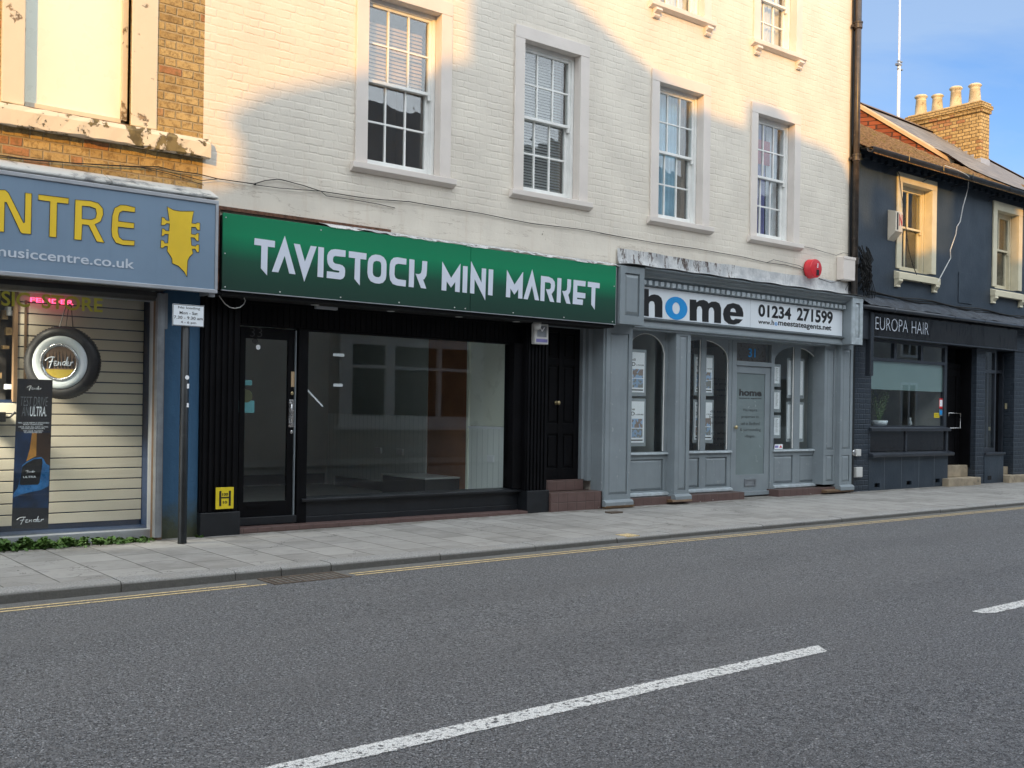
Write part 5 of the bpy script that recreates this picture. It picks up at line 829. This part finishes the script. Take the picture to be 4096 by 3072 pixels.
solo('wall_cable', MB().tube(cablepts('A2', [(-20,1590),(80,1560),(180,1548),(230,1555),(400,1600),(560,1652)], -.02)+cablepts('D2', [(740,0),(815,12),(930,25),(1075,35),(1210,58),(1460,98),(1590,125),(1720,150),(1960,178),(2060,195),(2212,225)], -.02)+cablepts('B2', [(0,70),(270,118),(480,155),(850,208),(1000,235),(1230,275),(1440,325),(1600,345),(1760,385),(1810,430)], -.02), .0052, 5), 'cable', 'long black cable running across the cream wall from the sign corner to the red alarm', 'cable', (9, -.02, 3.5))
wc = Thing('wall_cable', 'thin loose black cables looping round the red alarm and the cream cable box', 'cable', (14, -.02, 3.5))
wc.part('strand', MB().tube(cablepts('A2', [(-20,1595),(200,1625),(560,1652)], -.025)+cablepts('D2', [(640,5),(760,22),(900,45),(1000,68)], -.02), .004, 5), 'cable')
for q_ in ([(1440,325),(1500,300),(1720,350),(1800,400)], [(1728,180),(1850,205),(1940,235),(2040,262),(2100,240),(2170,250)], [(1890,460),(2000,500),(2110,470),(2150,500),(2120,560)]): wc.part('strand', MB().tube(cablepts('B2', q_, -.025), .004, 5), 'cable')
# downpipe
dp = Thing('downpipe', 'tall brown black cast iron downpipe at the right corner of the cream building', 'pipe', (15.05, -.1, 2.9)); m = MB()
dp.part('pipe', MB().tube([(15.035, -.09, 2.9), (15.035, -.09, 10)], .052, 14), 'pipe', smooth=True); m = MB()
for z in (5.44, 7.6, 3.75):
    m = MB(); m.lathe((15.035, -.09, z), [(.062, -.05), (.068, -.04), (.068, .03), (.075, .04), (.075, .06), (.06, .065)], 16).box(14.93, 15.14, -.07, -.02, z-.03, z+.01); dp.part('collar', m, 'pipe')
dp.part('back_plate', MB().box(14.99, 15.08, -.02, -.002, 2.9, 10), 'pipeb'); dp.part('return_edge', MB().box(15.092, 15.16, -.05, .02, -.05, 10.4), 'pipeb'); dp.part('cable_run', MB().tube([(14.975, -.03, 3.2), (14.97, -.02, 6), (14.985, -.03, 9.5)], .01, 6), 'cable')

# ================================================================ NAVY SALON BUILDING
nb = Thing('navy_building', 'dark navy rendered two storey building with cream window surrounds and a mossy roof', 'building', (20, 0, 0))
NX0, NX1 = 15.092, 28.0
NW = [(16.53, 17.50, 3.79, 5.28, 'drapes'), (19.86, 20.72, 3.76, 5.24, 'net'), (23.0, 23.9, 3.76, 5.24, 'net')]
nb.part('wall', MB().holes(NX0, NX1, 3.0, 5.62, 0, .3, [(a-E_, b+E_, c-E_, d+E_) for a, b, c, d, _ in NW]).box(NX0, NX1, 4.5, 4.8, 0, 7), 'navy')
for q_ in ((NX0+.03, 15.70, 0, .35, -.1, 3.02), (19.20, 19.53, 0, .9, -.1, 3.0), (21.1, 28, -.0, .3, -.1, 3.0)): nb.part('painted_brick_pier', MB().box(*q_), 'navybrick')
for w in NW:
    sashwin(nb, w, rows=(1, 1), cols=2, mat='ecream', yd=.15, glass='oldglass'); surround(nb, w, .15, .165, 'ecream', yd=.15, out=.03)
    x0, x1, z0 = w[:3]; nb.part('sill', MB().xprism([(-.10, z0-.19), (-.10, z0-.085), (.12, z0), (.12, z0-.19)], x0-.19, x1+.19), 'ecream', bev=.005)
    for xb in (x0-.18, x1+.05):
        zt = z0-.19; nb.part('bracket', MB().xprism([(0, zt), (-.095, zt), (-.10, zt-.04), (-.07, zt-.07), (-.045, zt-.10), (-.055, zt-.135), (0, zt-.14)], xb, xb+.12), 'ecream', bev=.004)
m = MB(); x = NX0+.04; i = 0
while x < 27.5: m.box(x, x+.115, -.05, -.001, 5.505-.0, 5.575); x += .225
m.box(NX0+.02, NX1, -.03, -.001, 5.575, 5.63).box(NX0+.02, NX1, -.12, -.0, 5.631, 5.66); nb.part('dentil_bricks', m, 'navy', bev=.003)
mo = lambda y: 5.585+.585*(y+.3)
def onmoss(k, x, y):
    d = ray(*P(k, x, y)); t = (5.585+.585*(CAMY+.3)-CAMZ)/(d.z-.585*d.y); return Vector((d.x*t, CAMY+d.y*t, CAMZ+d.z*t))
GX = 19.86
rm_ = MB(); rr = random.Random(4)
rm_.grid(lambda u, v: (NX0+.02+(GX-NX0)*u, -.36+3.7*v, mo(-.36+3.7*v)+.012*math.sin(u*91)*math.sin(v*70)+rr.uniform(-.014, .014)), 70, 46)
rm_.grid(lambda u, v: (GX+.02+8*u, -.36+1.35*v, mo(-.36+1.35*v)+rr.uniform(-.014, .014)), 90, 16)
rm_.grid(lambda u, v: (NX0+.02+(NX1-NX0)*u, -.36+.01*v, mo(-.36)-.06+.06*v+rr.uniform(-.01, .01)*v), 90, 1)
nb.part('mossy_roof', rm_, 'moss')
nb.part('soffit', MB().box(NX0+.03, NX1, -.34, -.12, 5.60, 5.612), 'gutter')
g = MB(); n = 8
for i in range(n+1):
    pass
prof = [(-.335+.065*math.cos(a), 5.575+.07*math.sin(a)) for a in [math.pi+math.pi*i/8 for i in range(9)]]+[(-.335+.055*math.cos(a), 5.578+.058*math.sin(a)) for a in [2*math.pi-math.pi*i/8 for i in range(9)]]
g.xprism(prof, NX0-.04, NX1); nb.part('gutter', g, 'gutter')
gb = MB()
for x in (16.1, 17.2, 18.2, 19.6, 21, 22.4): gb.tube([(x, -.34, 5.50), (x, -.40, 5.52), (x, -.40, 5.62)], .008, 5).tube([(x, -.34, 5.50), (x-.02, 0, 5.44)], .008, 5).tube([(x, -.20, 5.47), (x-.06, 0, 5.36)], .006, 5)
nb.part('gutter_brackets', gb, 'gutter')
nb.part('blanking_panel', MB().box(18.48, 18.97, -.015, -.001, 3.355, 3.92), 'navy', bev=.003)
# shop level
nf = Thing('salon_shopfront', 'dark navy hair salon shopfront with glossy black fascia and half frosted window', 'shopfront', (18, 0, 0))
m = MB().grid(lambda u, v: (15.2+12*u, -.30+.30*v, 3.05+.20*v+.009*math.sin(u*70+v*5)*math.sin(u*31)+.006*math.sin(u*190)), 160, 6); nf.part('lead_apron', m, 'navyg', smooth=True)
nf.part('fat_gutter', MB().tube([(14.98, -.28, 3.008), (17.8, -.28, 3.012), (20.4, -.28, 3.016), (28, -.28, 3.02)], .037, 12), 'navyp', smooth=True)
gm = MB()
for x in (15.9, 17.85, 18.9, 20.4): gm.tube([(x-.02, -.28, 3.01), (x+.02, -.28, 3.01)], .043, 12)
nf.part('gutter_joints', gm, 'navyp')
nf.part('fascia', MB().box(15.46, 18.9, -.15, -.02, 2.568, 2.975).box(18.904, 20.46, -.148, -.02, 2.568, 2.975), 'plate', bev=.002); nf.part('fascia_trim', MB().box(15.44, 20.48, -.16, -.0, 2.545, 2.567).box(15.15, 15.46, -.16, .0, 2.5, 2.97), 'navyp', bev=.003)
nf.part('side_downpipe', MB().box(15.36, 15.455, -.2, -.1, 1.9, 2.95), 'navyp', bev=.01)
def navbox(name, *a, mt='navyp', bev=.004): nf.part(name, MB().box(*a), mt, bev=bev)
wn = nf.part('window', MB().holes(15.70, 18.19, 1.03, 2.545, .03, .10, [(15.755, 16.44, 2.235, 2.50), (16.52, 17.30, 2.235, 2.50), (17.37, 18.11, 2.235, 2.50), (15.755, 18.10, 1.08, 2.18)]), 'navyp', bev=.004)
nf.part('glass', MB().box(15.755, 18.10, .06, .066, 1.08, 2.18).box(15.755, 18.11, .06, .066, 2.235, 2.50), 'shopglass', wn); nf.part('frosted_film', MB().box(15.757, 18.098, .068, .072, 1.695, 2.178), 'film', wn)
nf.part('window_sill', MB().xprism([(-.05, .985), (-.055, 1.035), (.03, 1.055), (.10, 1.055), (.10, .985)], 15.66, 18.22), 'navyp', bev=.004)
nf.part('gloss_panel', MB().box(15.66, 16.79, .02, .05, .64, .985), 'plate'); nf.part('gloss_panel', MB().box(16.84, 18.13, .02, .05, .64, .985), 'plate'); nf.part('panel_mullion', MB().box(16.79, 16.84, .0, .06, .62, .985).box(18.13, 18.19, -.01, .06, .62, .985).box(15.64, 15.66, 0, .06, .62, .985), 'navyp', bev=.003)
nf.part('ledge', MB().xprism([(-.09, .545), (-.095, .60), (.06, .635), (.06, .545)], 15.66, 18.28), 'navyp', bev=.008)
nf.part('stall_riser', MB().holes(15.66, 18.20, -.1, .545, -.005, .3, [(15.84, 16.0, .035, .105), (16.83, 16.99, .045, .115), (17.78, 17.93, .055, .125)]), 'navy'); nf.part('vent_back', MB().box(15.7, 18.1, .05, .06, 0, .2), 'opaqueblack')
jm = MB()
for x in (16.13, 16.66, 17.22, 17.73): jm.box(x, x+.004, -.0065, -.005, .0, .54)
nf.part('panel_joints', jm, 'steel')
nf.part('raised_lettering', txt('EUROPA', 15.50, 16.48, 2.672, 2.882, -.195, -.018, .004), 'letterg'); nf.part('raised_lettering', txt('HAIR', 16.60, 17.14, 2.672, 2.882, -.195, -.018, .004), 'letterg'); tb = txt('EUROPA HAIR', 15.52, 17.16, 2.660, 2.870, -.1515, -.022); nf.part('painted_letter_shadow', tb, 'ink')  # black copy of the letters laid on the fascia as their cast shadow
dY = .30
sd = nf.part('door', MB().box(18.50, 19.16, dY+.02, dY+.06, .33, 2.25).box(18.5, 18.6, dY, dY+.02, .33, 2.15).box(19.02, 19.16, dY, dY+.02, .33, 2.15).box(18.6, 19.02, dY+.001, dY+.02, .33, .50).box(18.6, 19.02, dY+.001, dY+.02, 2.02, 2.15), 'black', bev=.004); nf.part('door_frame', MB().box(19.16, 19.2, .1, .4, .3, 2.55).box(18.2, 19.16, dY-.01, dY+.05, 2.16, 2.25).box(18.2, 18.5, dY, dY+.05, .3, 2.5), 'black')
nf.part('transom_glass', MB().box(18.3, 19.16, dY+.03, dY+.035, 2.25, 2.54), 'glass'); nf.part('reveal', MB().box(18.19, 18.21, .06, .7, -.1, 2.54).box(18.2, 19.2, -.02, .7, 2.535, 2.56), 'black')
a = U('B5', 1375, 562, dY-.03); b = U('B5', 1503, 730, dY-.03); nf.part('grab_handle', MB().tube([(a[0], dY-.03, a[1]-.06), (a[0], dY-.03, a[1]), (b[0], dY-.03, a[1]), (b[0], dY-.03, b[1]), (a[0]+.05, dY-.03, b[1])], .010, 8), 'chrome', sd, smooth=True)
nf.part('stone_step', MB().box(18.02, 19.18, -.13, .7, -.1, .125), 'stone', bev=.012); nf.part('stone_step', MB().box(18.22, 19.18, .13, .7, .126, .34), 'stone', bev=.012)
# right hand unit
wr = nf.part('window', MB().holes(19.53, 20.05, .58, 2.56, .05, .12, [(19.60, 20.0, .66, 2.10), (19.60, 20.0, 2.16, 2.50)]), 'navyp', bev=.003); nf.part('glass', MB().box(19.6, 20.0, .08, .085, .66, 2.5), 'glass', wr)
nf.part('stall_block', MB().box(19.53, 20.27, -.01, .3, -.1, .53), 'navy'); nf.part('stall_ledge', MB().box(19.53, 20.30, -.04, .32, .53, .575), 'navyp', bev=.006)
d2 = nf.part('door', MB().box(20.05, 20.62, .30, .34, .28, 2.12).box(20.05, 20.62, .28, .30, .28, .50).box(20.05, 20.14, .28, .30, .5, 2.12).box(20.54, 20.62, .28, .30, .5, 2.12).box(20.14, 20.54, .281, .30, .98, 1.12), 'black', bev=.003); nf.part('letterbox', MB().box(20.22, 20.44, .268, .28, .99, 1.06), 'brass', d2)
nf.part('door_frame', MB().box(20.0, 20.05, .2, .36, .25, 2.5).box(20.62, 20.68, .2, .36, .25, 2.5).box(20.05, 20.62, .22, .34, 2.12, 2.18).box(20.05, 20.62, .3, .32, 2.18, 2.56), 'navyp', bev=.003); nf.part('reveal', MB().box(20.68, 21.1, .0, .36, -.1, 2.56).box(19.53, 21.1, -.02, .36, 2.56, 3.0), 'navybrick')
nf.part('stone_step', MB().box(20.27, 21.06, -.14, .4, -.1, .125), 'stone', bev=.012); nf.part('stone_step', MB().box(20.30, 20.68, .10, .4, .126, .28), 'stone', bev=.01); a = U('B5', 2012, 485, -.01); nf.part('door_bell', MB().box(a[0]-.035, a[0]+.035, -.015, -.001, a[1]-.055, a[1]+.055), 'brass', bev=.003)
nf.part('drain_vent', MB().box(19.66, 19.80, -.013, -.0105, .05, .13), 'opaqueblack')
sr = Thing('salon_room', 'dim salon interior with mirrors and dark furniture behind the half frosted window', 'room', (17, 2, 0))
sr.part('back_wall', MB().box(15.6, 19.1, 3.2, 3.25, 0, 3), 'salon'); sr.part('side_wall', MB().box(18.14, 18.18, .12, 3.2, 0, 3).box(15.6, 15.64, .12, 3.2, 0, 3), 'salon'); sr.part('floor', MB().box(15.6, 18.2, .1, 3.2, .3, .34), 'floor'); sr.part('ceiling', MB().box(15.6, 18.2, .1, 3.2, 2.7, 2.75), 'grint'); sr.part('window_board', MB().box(15.7, 18.14, .1, .42, 1.03, 1.07), 'navyp')
for x, z in ((16.2, 1.1), (17.0, 1.1), (17.7, 1.15)): sr.part('mirror_frame', MB().holes(x, x+.42, z, z+.85, 2.6, 2.64, [(x+.03, x+.39, z+.03, z+.82)]), 'ink')
sm_ = MB()
for x in (16.35, 17.1, 17.6): sm_.tube([(x, 1.5, .34), (x+.12, 1.5, 1.65)], .014, 5).tube([(x+.3, 1.5, .34), (x+.14, 1.5, 1.65)], .014, 5).tube([(x+.03, 1.5, .9), (x+.27, 1.5, .9)], .012, 5).tube([(x+.06, 1.5, 1.25), (x+.22, 1.5, 1.25)], .012, 5)
sr.part('stand_legs', sm_, 'ink')
for x in (15.9, 16.75, 17.5):
    c = Thing('salon_chair', {15.9: 'dark salon chair at the left of the salon window', 16.75: 'dark salon chair behind the potted plant', 17.5: 'dark salon chair at the right of the salon window'}[x], 'chair', (x, 1.2, .34), 'salon chairs in the dim room')
    c.part('seat', MB().box(x-.22, x+.22, .98, 1.4, .78, .88), 'ink', bev=.03); c.part('backrest', MB().box(x-.2, x+.2, 1.38, 1.46, .9, 1.32), 'ink', bev=.03); c.part('pedestal', MB().lathe((x, 1.2, .34), [(.2, 0), (.2, .03), (.04, .05), (.04, .44)], 16), 'chrome')
    for s_ in (-1, 1): c.part('armrest', MB().box(x+s_*.22, x+s_*.26, 1.02, 1.38, .98, 1.02), 'ink', bev=.01)
ppx, ppz = 16.42, 1.072; pp_ = Thing('potted_plant', 'leafy green plant in a white pot on the salon window sill', 'plant', (ppx, .28, ppz))
pp_.part('pot', MB().lathe((ppx, .28, ppz), [(.10, 0), (.125, .03), (.14, .09), (.132, .092), (.12, .075)], 20), 'signw', smooth=True); lf = MB(); rp = random.Random(6); stm = MB()
for i in range(16):
    a = rp.random()*6.28; L_ = rp.uniform(.3, .62); tip = Vector((ppx+math.cos(a)*L_*.45, .28+math.sin(a)*.12, ppz+.08+L_*.95)); base = Vector((ppx+rp.uniform(-.05, .05), .28, ppz+.06)); stm.tube([base, (base+tip)/2+Vector((0, 0, .03)), tip], .004, 4)
    for j in range(11):
        c = base.lerp(tip, .25+.75*j/10); d = Vector((rp.uniform(-1, 1), rp.uniform(-.5, .5), rp.uniform(-.1, .8))).normalized()*rp.uniform(.04, .075); s_ = d.cross(Vector((0, 1, 0))).normalized()*.008; lf.add([c, c+d*.5+s_, c+d, c+d*.5-s_], [(0, 1, 2, 3)])
pp_.part('foliage', lf, 'leaf2'); pp_.part('stems', stm, 'leaf')
bo = Thing('bottle', 'small clear bottle on the salon window sill right of the plant', 'bottle', (17.35, .25, 1.07)); bo.part('body', MB().lathe((17.35, .25, 1.072), [(.03, 0), (.035, .02), (.033, .06), (.012, .10), (.012, .12)], 14), 'acry', smooth=True); bo.part('cap', MB().lathe((17.35, .25, 1.193), [(.014, 0), (.014, .025)], 12), 'whitep')
def stick(nm, lab, k, x0, y0, x1, y1, mt, mt2, s_=None):
    a = U(k, x0, y0, .058); b = U(k, x1, y1, .058); t = Thing(nm, lab, 'sticker', (a[0], .058, b[1])); t.part('backing', MB().box(a[0], b[0], .0565, .0585, b[1], a[1]), mt)
    w, h = b[0]-a[0], a[1]-b[1]
    if s_: 
        for i, q in enumerate(s_): t.part('lettering', txt(q, a[0]+w*.12, b[0]-w*.12, a[1]-h*(.42+.36*i), a[1]-h*(.2+.36*i), .0555, .01), 'ink')
    else: t.part('label', MB().box(a[0]+w*.12, b[0]-w*.12, .055, .0564, b[1]+h*.2, a[1]-h*.15), mt2)
stick('window_sticker', 'yellow CCTV notice on the salon window glass', 'B5', 1212, 560, 1270, 615, 'yellowp', 'ink', ['CCTV in', 'operation']); stick('window_sticker', 'tall red and white sticker at the right edge of the salon window', 'B5', 1270, 398, 1308, 512, 'red', 'whitep'); stick('window_sticker', 'blue round-cornered sticker under the red one on the salon window', 'B5', 1268, 520, 1305, 595, 'steel', 'blue')
for lab, x0, y0, x1, y1 in (('upper small white electrical box on the navy brick pier', 345, 965, 400, 1040), ('lower small white electrical box on the navy brick pier', 345, 1165, 415, 1275)):
    a = U('B5', x0, y0, -.05); b = U('B5', x1, y1, -.05); e = Thing('electrical_box', lab, 'box', (a[0], -.05, b[1]), 'white boxes on the navy pier'); e.part('case', MB().box(a[0], b[0], -.055, -.001, b[1], a[1]), 'white', bev=.006); e.part('cover', MB().box(a[0]+.012, b[0]-.012, -.060, -.0555, b[1]+.012, a[1]-.012), 'white', bev=.003)
    if 'upper' in lab: e.part('dial', MB().lathe((a[0]-.06, -.03, (a[1]+b[1])/2), [(.045, .029), (.045, -.02), (.03, -.03)], 16, 'y'), 'chrome')
# alarm box N
yb = -.156; a = U('E1', 550, 178, yb); b = U('E1', 635, 340, yb); nx0, nx1 = 16.12, 16.335; na = Thing('alarm_box', 'cream wedge shaped alarm box with a red N beside the salon upper window', 'alarm box', (16.2, 0, a[1]-.3))
na.part('case', MB().xprism([(-.001, a[1]-.50), (-.001, a[1]+.02), (-.156, a[1]-.02), (-.156, a[1]-.36)], nx0, nx1), 'cream', bev=.006); na.part('letter', txt('N', nx0+.10, nx1-.02, a[1]-.26, a[1]-.06, -.1585, .03), 'redc'); na.part('blue_stripe', MB().box(nx0+.035, nx0+.075, -.1585, -.1565, a[1]-.33, a[1]-.04), 'ink')
# cables on navy wall
solo('wall_cable', MB().tube(cablepts('B6', [(800,1205),(825,1240),(835,1320),(850,1460),(870,1600)], -.06)+cablepts('E1', [(665,60),(700,330),(745,700),(800,900),(850,1020),(885,1100),(980,1160)], -.08), .007, 5), 'cable', 'thin dark cable hanging diagonally across the left salon window', 'cable', (17, -.06, 4.5))
solo('wall_cable', MB().tube(cablepts('B6', [(1330,1145),(1460,1190),(1560,1240),(1600,1270),(1595,1380),(1560,1500),(1520,1659)], -.40)[:4]+cablepts('B6', [(1590,1400),(1545,1560)], -.12)+cablepts('E1', [(1480,0),(1440,130),(1400,340),(1360,400),(1345,500),(1310,600),(1275,700),(1280,800),(1210,930),(1115,1110)], -.10), .008, 5), 'cablew', 'white cable dropping from the gutter between the two salon windows', 'cable', (18.3, -.1, 4.5))
bn = MB(); rb = random.Random(8)
for i in range(70):
    x = 15.20+rb.random()*.24; z = 3.38+rb.random()*.42; bn.tube([(x, -.02-.1*rb.random(), z+.25), (x+rb.uniform(-.06, .06), -.12-.06*rb.random(), z+.05), (x+rb.uniform(-.08, .08), -.05-.05*rb.random(), z-.12)], rb.uniform(.006, .012), 5)
for i in range(9): x = 15.3+.04*i; bn.tube([(x, -.04, 3.5), (x+rb.uniform(-.03, .05), -.10, 3.3), (x+.02, -.06, 3.15)], .006, 5)
solo('cable_bundle', bn, 'opaqueblack', 'tangled mass of black cables on the navy wall beside the downpipe', 'cables', (15.35, -.08, 3.3))
bc = MB()
for q in range(3):
    bc.tube([(15.5+i*.4, -.04-.012*q, 3.27+.02*math.sin(i*1.3+q)+.018*q-(.004*i)) for i in range(32)], .011, 5)
solo('wall_cable', bc, 'cable', 'bunched black cables clipped along the navy wall above the lead apron', 'cable', (18, -.04, 3.28))

# ================================================================ SLATE ROOFED HOUSE + CHIMNEY
sh = Thing('slate_roofed_house', 'taller house behind with grey slate roof, red brick gable and stock brick chimney', 'building', (23, 3, 0))
bot = [onmoss('B6', x, y) for x, y in ((1455, 1110), (1600, 1185), (1830, 1290), (2100, 1395), (2212, 1432))]; bot.append(bot[-1]+(bot[-1]-bot[-2])*6)
for i, p in enumerate(bot): p.z += .03
rid = [Vector((19.80, 3, 7.93)), Vector((21, 3, 7.90)), Vector((23.4, 3, 7.82)), Vector((25.5, 3, 7.60)), Vector((27.3, 3, 7.42)), Vector((31, 3, 7.1))]
m = MB(); o = 0
NS = 8
for i in range(6):
    for j in range(NS+1): m.v.append(tuple(bot[i].lerp(rid[i], j/NS)))
for i in range(5):
    for j in range(NS): a = i*(NS+1)+j; m.f.append((a, a+NS+1, a+NS+2, a+1))
sh.part('slate_roof', m, 'slate'); m = MB()
for i in range(5): a, b = rid[i], rid[i+1]; m.add([a+Vector((0, -.10, -.03)), b+Vector((0, -.10, -.03)), b+Vector((0, 0, .05)), a+Vector((0, 0, .05)), a+Vector((0, .1, -.03)), b+Vector((0, .1, -.03))], [(0, 1, 2, 3), (3, 2, 5, 4)])
sh.part('ridge_tiles', m, 'wood'); v1, v2 = bot[0], rid[0]; e = (v2-v1)
def off(p, dx, dz): return (p[0]+dx, p[1], p[2]+dz)
m = MB().add([off(v1, -.07, -.005), off(v1, .0, .02), off(v2, .0, .02), off(v2, -.07, -.005), off(v1, -.07, -.085), off(v2, -.07, -.085), off(v1, 0, -.085), off(v2, 0, -.085)], [(0, 1, 2, 3), (4, 0, 3, 5), (6, 4, 5, 7)]); sh.part('barge_board', m, 'barge')
m = MB().add([off(v1, -.02, -.3), off(v1, -.02, -.04), off(v2, -.02, -.04), (v2.x-.02, 3.0, 6.2), (v2.x-.02, 3.4, 6.2), (v2.x-.02, 3.4, 7.8)], [(0, 1, 2, 3), (3, 2, 5, 4)]); sh.part('red_brick_gable', m, 'redbrick')
m = MB(); 
for i in range(5): a, b = rid[i], rid[i+1]; m.quad(a, b, b+Vector((0, 3, -2.2)), a+Vector((0, 3, -2.2)))
sh.part('rear_roof', m, 'slate')
CX0, CX1, CY0, CY1 = 22.68, 23.06, 1.8, 3.62
ch = sh.part('chimney', MB().box(CX0, CX1, CY0, CY1, 6.3, 8.06).box(CX0-.035, CX1+.035, CY0-.035, CY1+.035, 8.06, 8.15).box(CX0-.065, CX1+.06, CY0-.06, CY1+.06, 8.15, 8.235).box(CX0-.02, CX1+.03, CY0-.025, CY1+.03, 8.235, 8.30), 'chimney', bev=.006)
sh.part('mortar_flaunching', MB().box(CX0+.02, CX1-.02, CY0+.03, CY1-.03, 8.30, 8.33), 'pot', ch)
for y, h, r in ((3.36, .50, .125), (2.95, .42, .118), (2.50, .50, .122), (2.05, .46, .122)):
    sh.part('chimney_pot', MB().lathe((22.87, y, 8.30), [(r*1.12, 0), (r*1.1, .05), (r*.92, h*.72), (r*.96, h*.73), (r*.90, h*.76), (r*.94, h*.84), (r*1.18, h*.90), (r*1.20, h*.93), (r*.95, h*1.0), (r*.7, h*1.01), (r*.65, h*.9)], 24), 'pot', ch, smooth=True)
fl = MB()
for i in range(9):
    y = CY0+i*.155; z = 6.98+i*.108; fl.box(CX0-.012, CX0-.002, y-.01, y+.15, z-.16, z+.04)
fl.box(CX0-.01, CX1+.02, CY0-.015, CY0-.003, 6.9, 7.03); sh.part('step_flashing', fl, 'alu', ch)
am = Thing('antenna_mast', 'tall thin white antenna mast rising behind the slate roof', 'mast', (24.6, 5, 6)); am.part('lower_pole', MB().tube([(24.60, 5, 6), (24.60, 5, 10.35)], .042, 10), 'signw'); am.part('upper_whip', MB().tube([(24.60, 5, 10.35), (24.58, 5, 16)], .026, 8, False, .018), 'signw')
am.part('clamp', MB().box(24.50, 24.66, 4.95, 5.05, 10.28, 10.33).box(24.55, 24.74, 4.97, 5.03, 10.18, 10.21).box(24.55, 24.72, 4.97, 5.03, 10.38, 10.41), 'steel')

# ================================================================ OPPOSITE SIDE OF THE STREET (behind the camera: casts the shadows, fills the reflections)
OY = -12.8; tt = -OY/-sund.y; ox, oz = sund.x*tt, sund.z*tt
def sil(pts): return [(x+ox, z+oz) for x, z in pts]
def oppb(lab, pts, mt, wins, depth=.5, body=None):
    pr = sil(pts); x0, x1 = pr[0][0], pr[-1][0]; t = Thing('opposite_building', lab, 'building', ((x0+x1)/2, OY, 0), 'buildings on the camera side of the street')
    t.part('wall', MB().prism([(x0, -.1)]+pr+[(x1, -.1)], OY-depth, OY), mt); zt = min(z for x, z in pr)-1.2
    t.part('body', MB().box(x0+.05, x1-.05, OY-8, OY-depth, -.1, zt), mt)
    for (a, b, c, d) in wins:
        w = t.part('window', MB().holes(a, b, c, d, OY+.001, OY+.07, [(a+.1, (a+b)/2-.03, c+.1, d-.1), ((a+b)/2+.03, b-.1, c+.1, d-.1)]), 'sash'); t.part('pane', MB().box(a+.1, b-.1, OY+.002, OY+.01, c+.1, d-.1), 'opaqueblack', w)
    return t
oppb('low brick terrace seen only as reflections and shade at the far left, end raised to cut skylight', [(-14, 7.2), (1.55, 7.2), (1.6, 3.32), (4.2, 3.42), (4.42, 3.55)], 'oppb', [(-20, -18.8, 3.5, 5.3), (-16, -14.8, 3.5, 5.3), (-12, -10.8, 3.5, 5.3), (-9.6, -8.4, 3.5, 5.3)])  # far left end heightened out of view to dim skylight on the pavement
oppb('narrow rendered house with a sloping parapet left of the tall gable', [(4.425, 3.95), (4.30, 4.05), (4.34, 4.2), (4.7, 4.47), (5.74, 4.86), (7.255, 5.36)], 'oppw', [(-6.6, -5.5, 3.4, 5.4)])
oppb('tall brick building with a sloping gable and a chimney bump', [(7.26, 5.4), (7.28, 7.15), (9.03, 6.42), (10.27, 5.92), (11.5, 5.52), (12.3, 5.48), (12.36, 5.85), (12.98, 5.92), (13.02, 5.6), (14.4, 5.5), (14.75, 5.0), (14.96, 4.55)], 'oppb', [(-3, -1.8, 3.4, 5.4), (-.2, 1, 3.4, 5.4), (-3, -1.8, 6.4, 8.4), (-.2, 1, 6.4, 8.2)])
oppb('lower rendered building between the brick gable and the cream one', [(14.965, 4.45), (15.62, 4.4), (15.64, 5.1), (15.96, 5.12), (15.98, 4.3), (18.24, 4.2)], 'oppw', [(4.1, 5.1, 3.4, 5.2)])
t = oppb('long cream rendered building reflected in the empty shop window with its white bay', [(18.25, 5.9), (20.22, 5.8), (20.24, 4.35), (30, 4.2), (46, 4.2), (46.1, 5.6), (120, 5.2)], 'oppw', [(x_, x_+1.2, z_, z_+w_) for x_ in range(30, 90, 4) for z_, w_ in ((.7, 1.9), (3.6, 2.))]+[(7.2, 8.3, 3.6, 5.6), (10, 11.2, 3.6, 5.6), (13.5, 14.7, 3.6, 5.6), (17.2, 18.4, 3.6, 5.6), (21, 22.2, 3.6, 5.6), (26, 27.2, 3.6, 5.6), (9.2, 10.2, .2, 2.6)])
bw = t.part('bay_window', MB().holes(12.9, 17.3, .8, 3.1, OY+.10, OY+.22, [(13.2, 14.2, 1.05, 2.25), (14.45, 15.8, 1.05, 2.25), (15.9, 16.9, 1.05, 2.25), (13.2, 14.2, 2.33, 2.85), (14.45, 15.8, 2.33, 2.85), (15.9, 16.9, 2.33, 2.85)]).box(12.8, 17.4, OY+.01, OY+.3, 3.1, 3.25).box(12.8, 17.4, OY+.01, OY+.28, .7, .8), 'sash'); t.part('bay_pane', MB().box(13, 17.2, OY+.05, OY+.06, .9, 3.05), 'opaqueblack', bw)
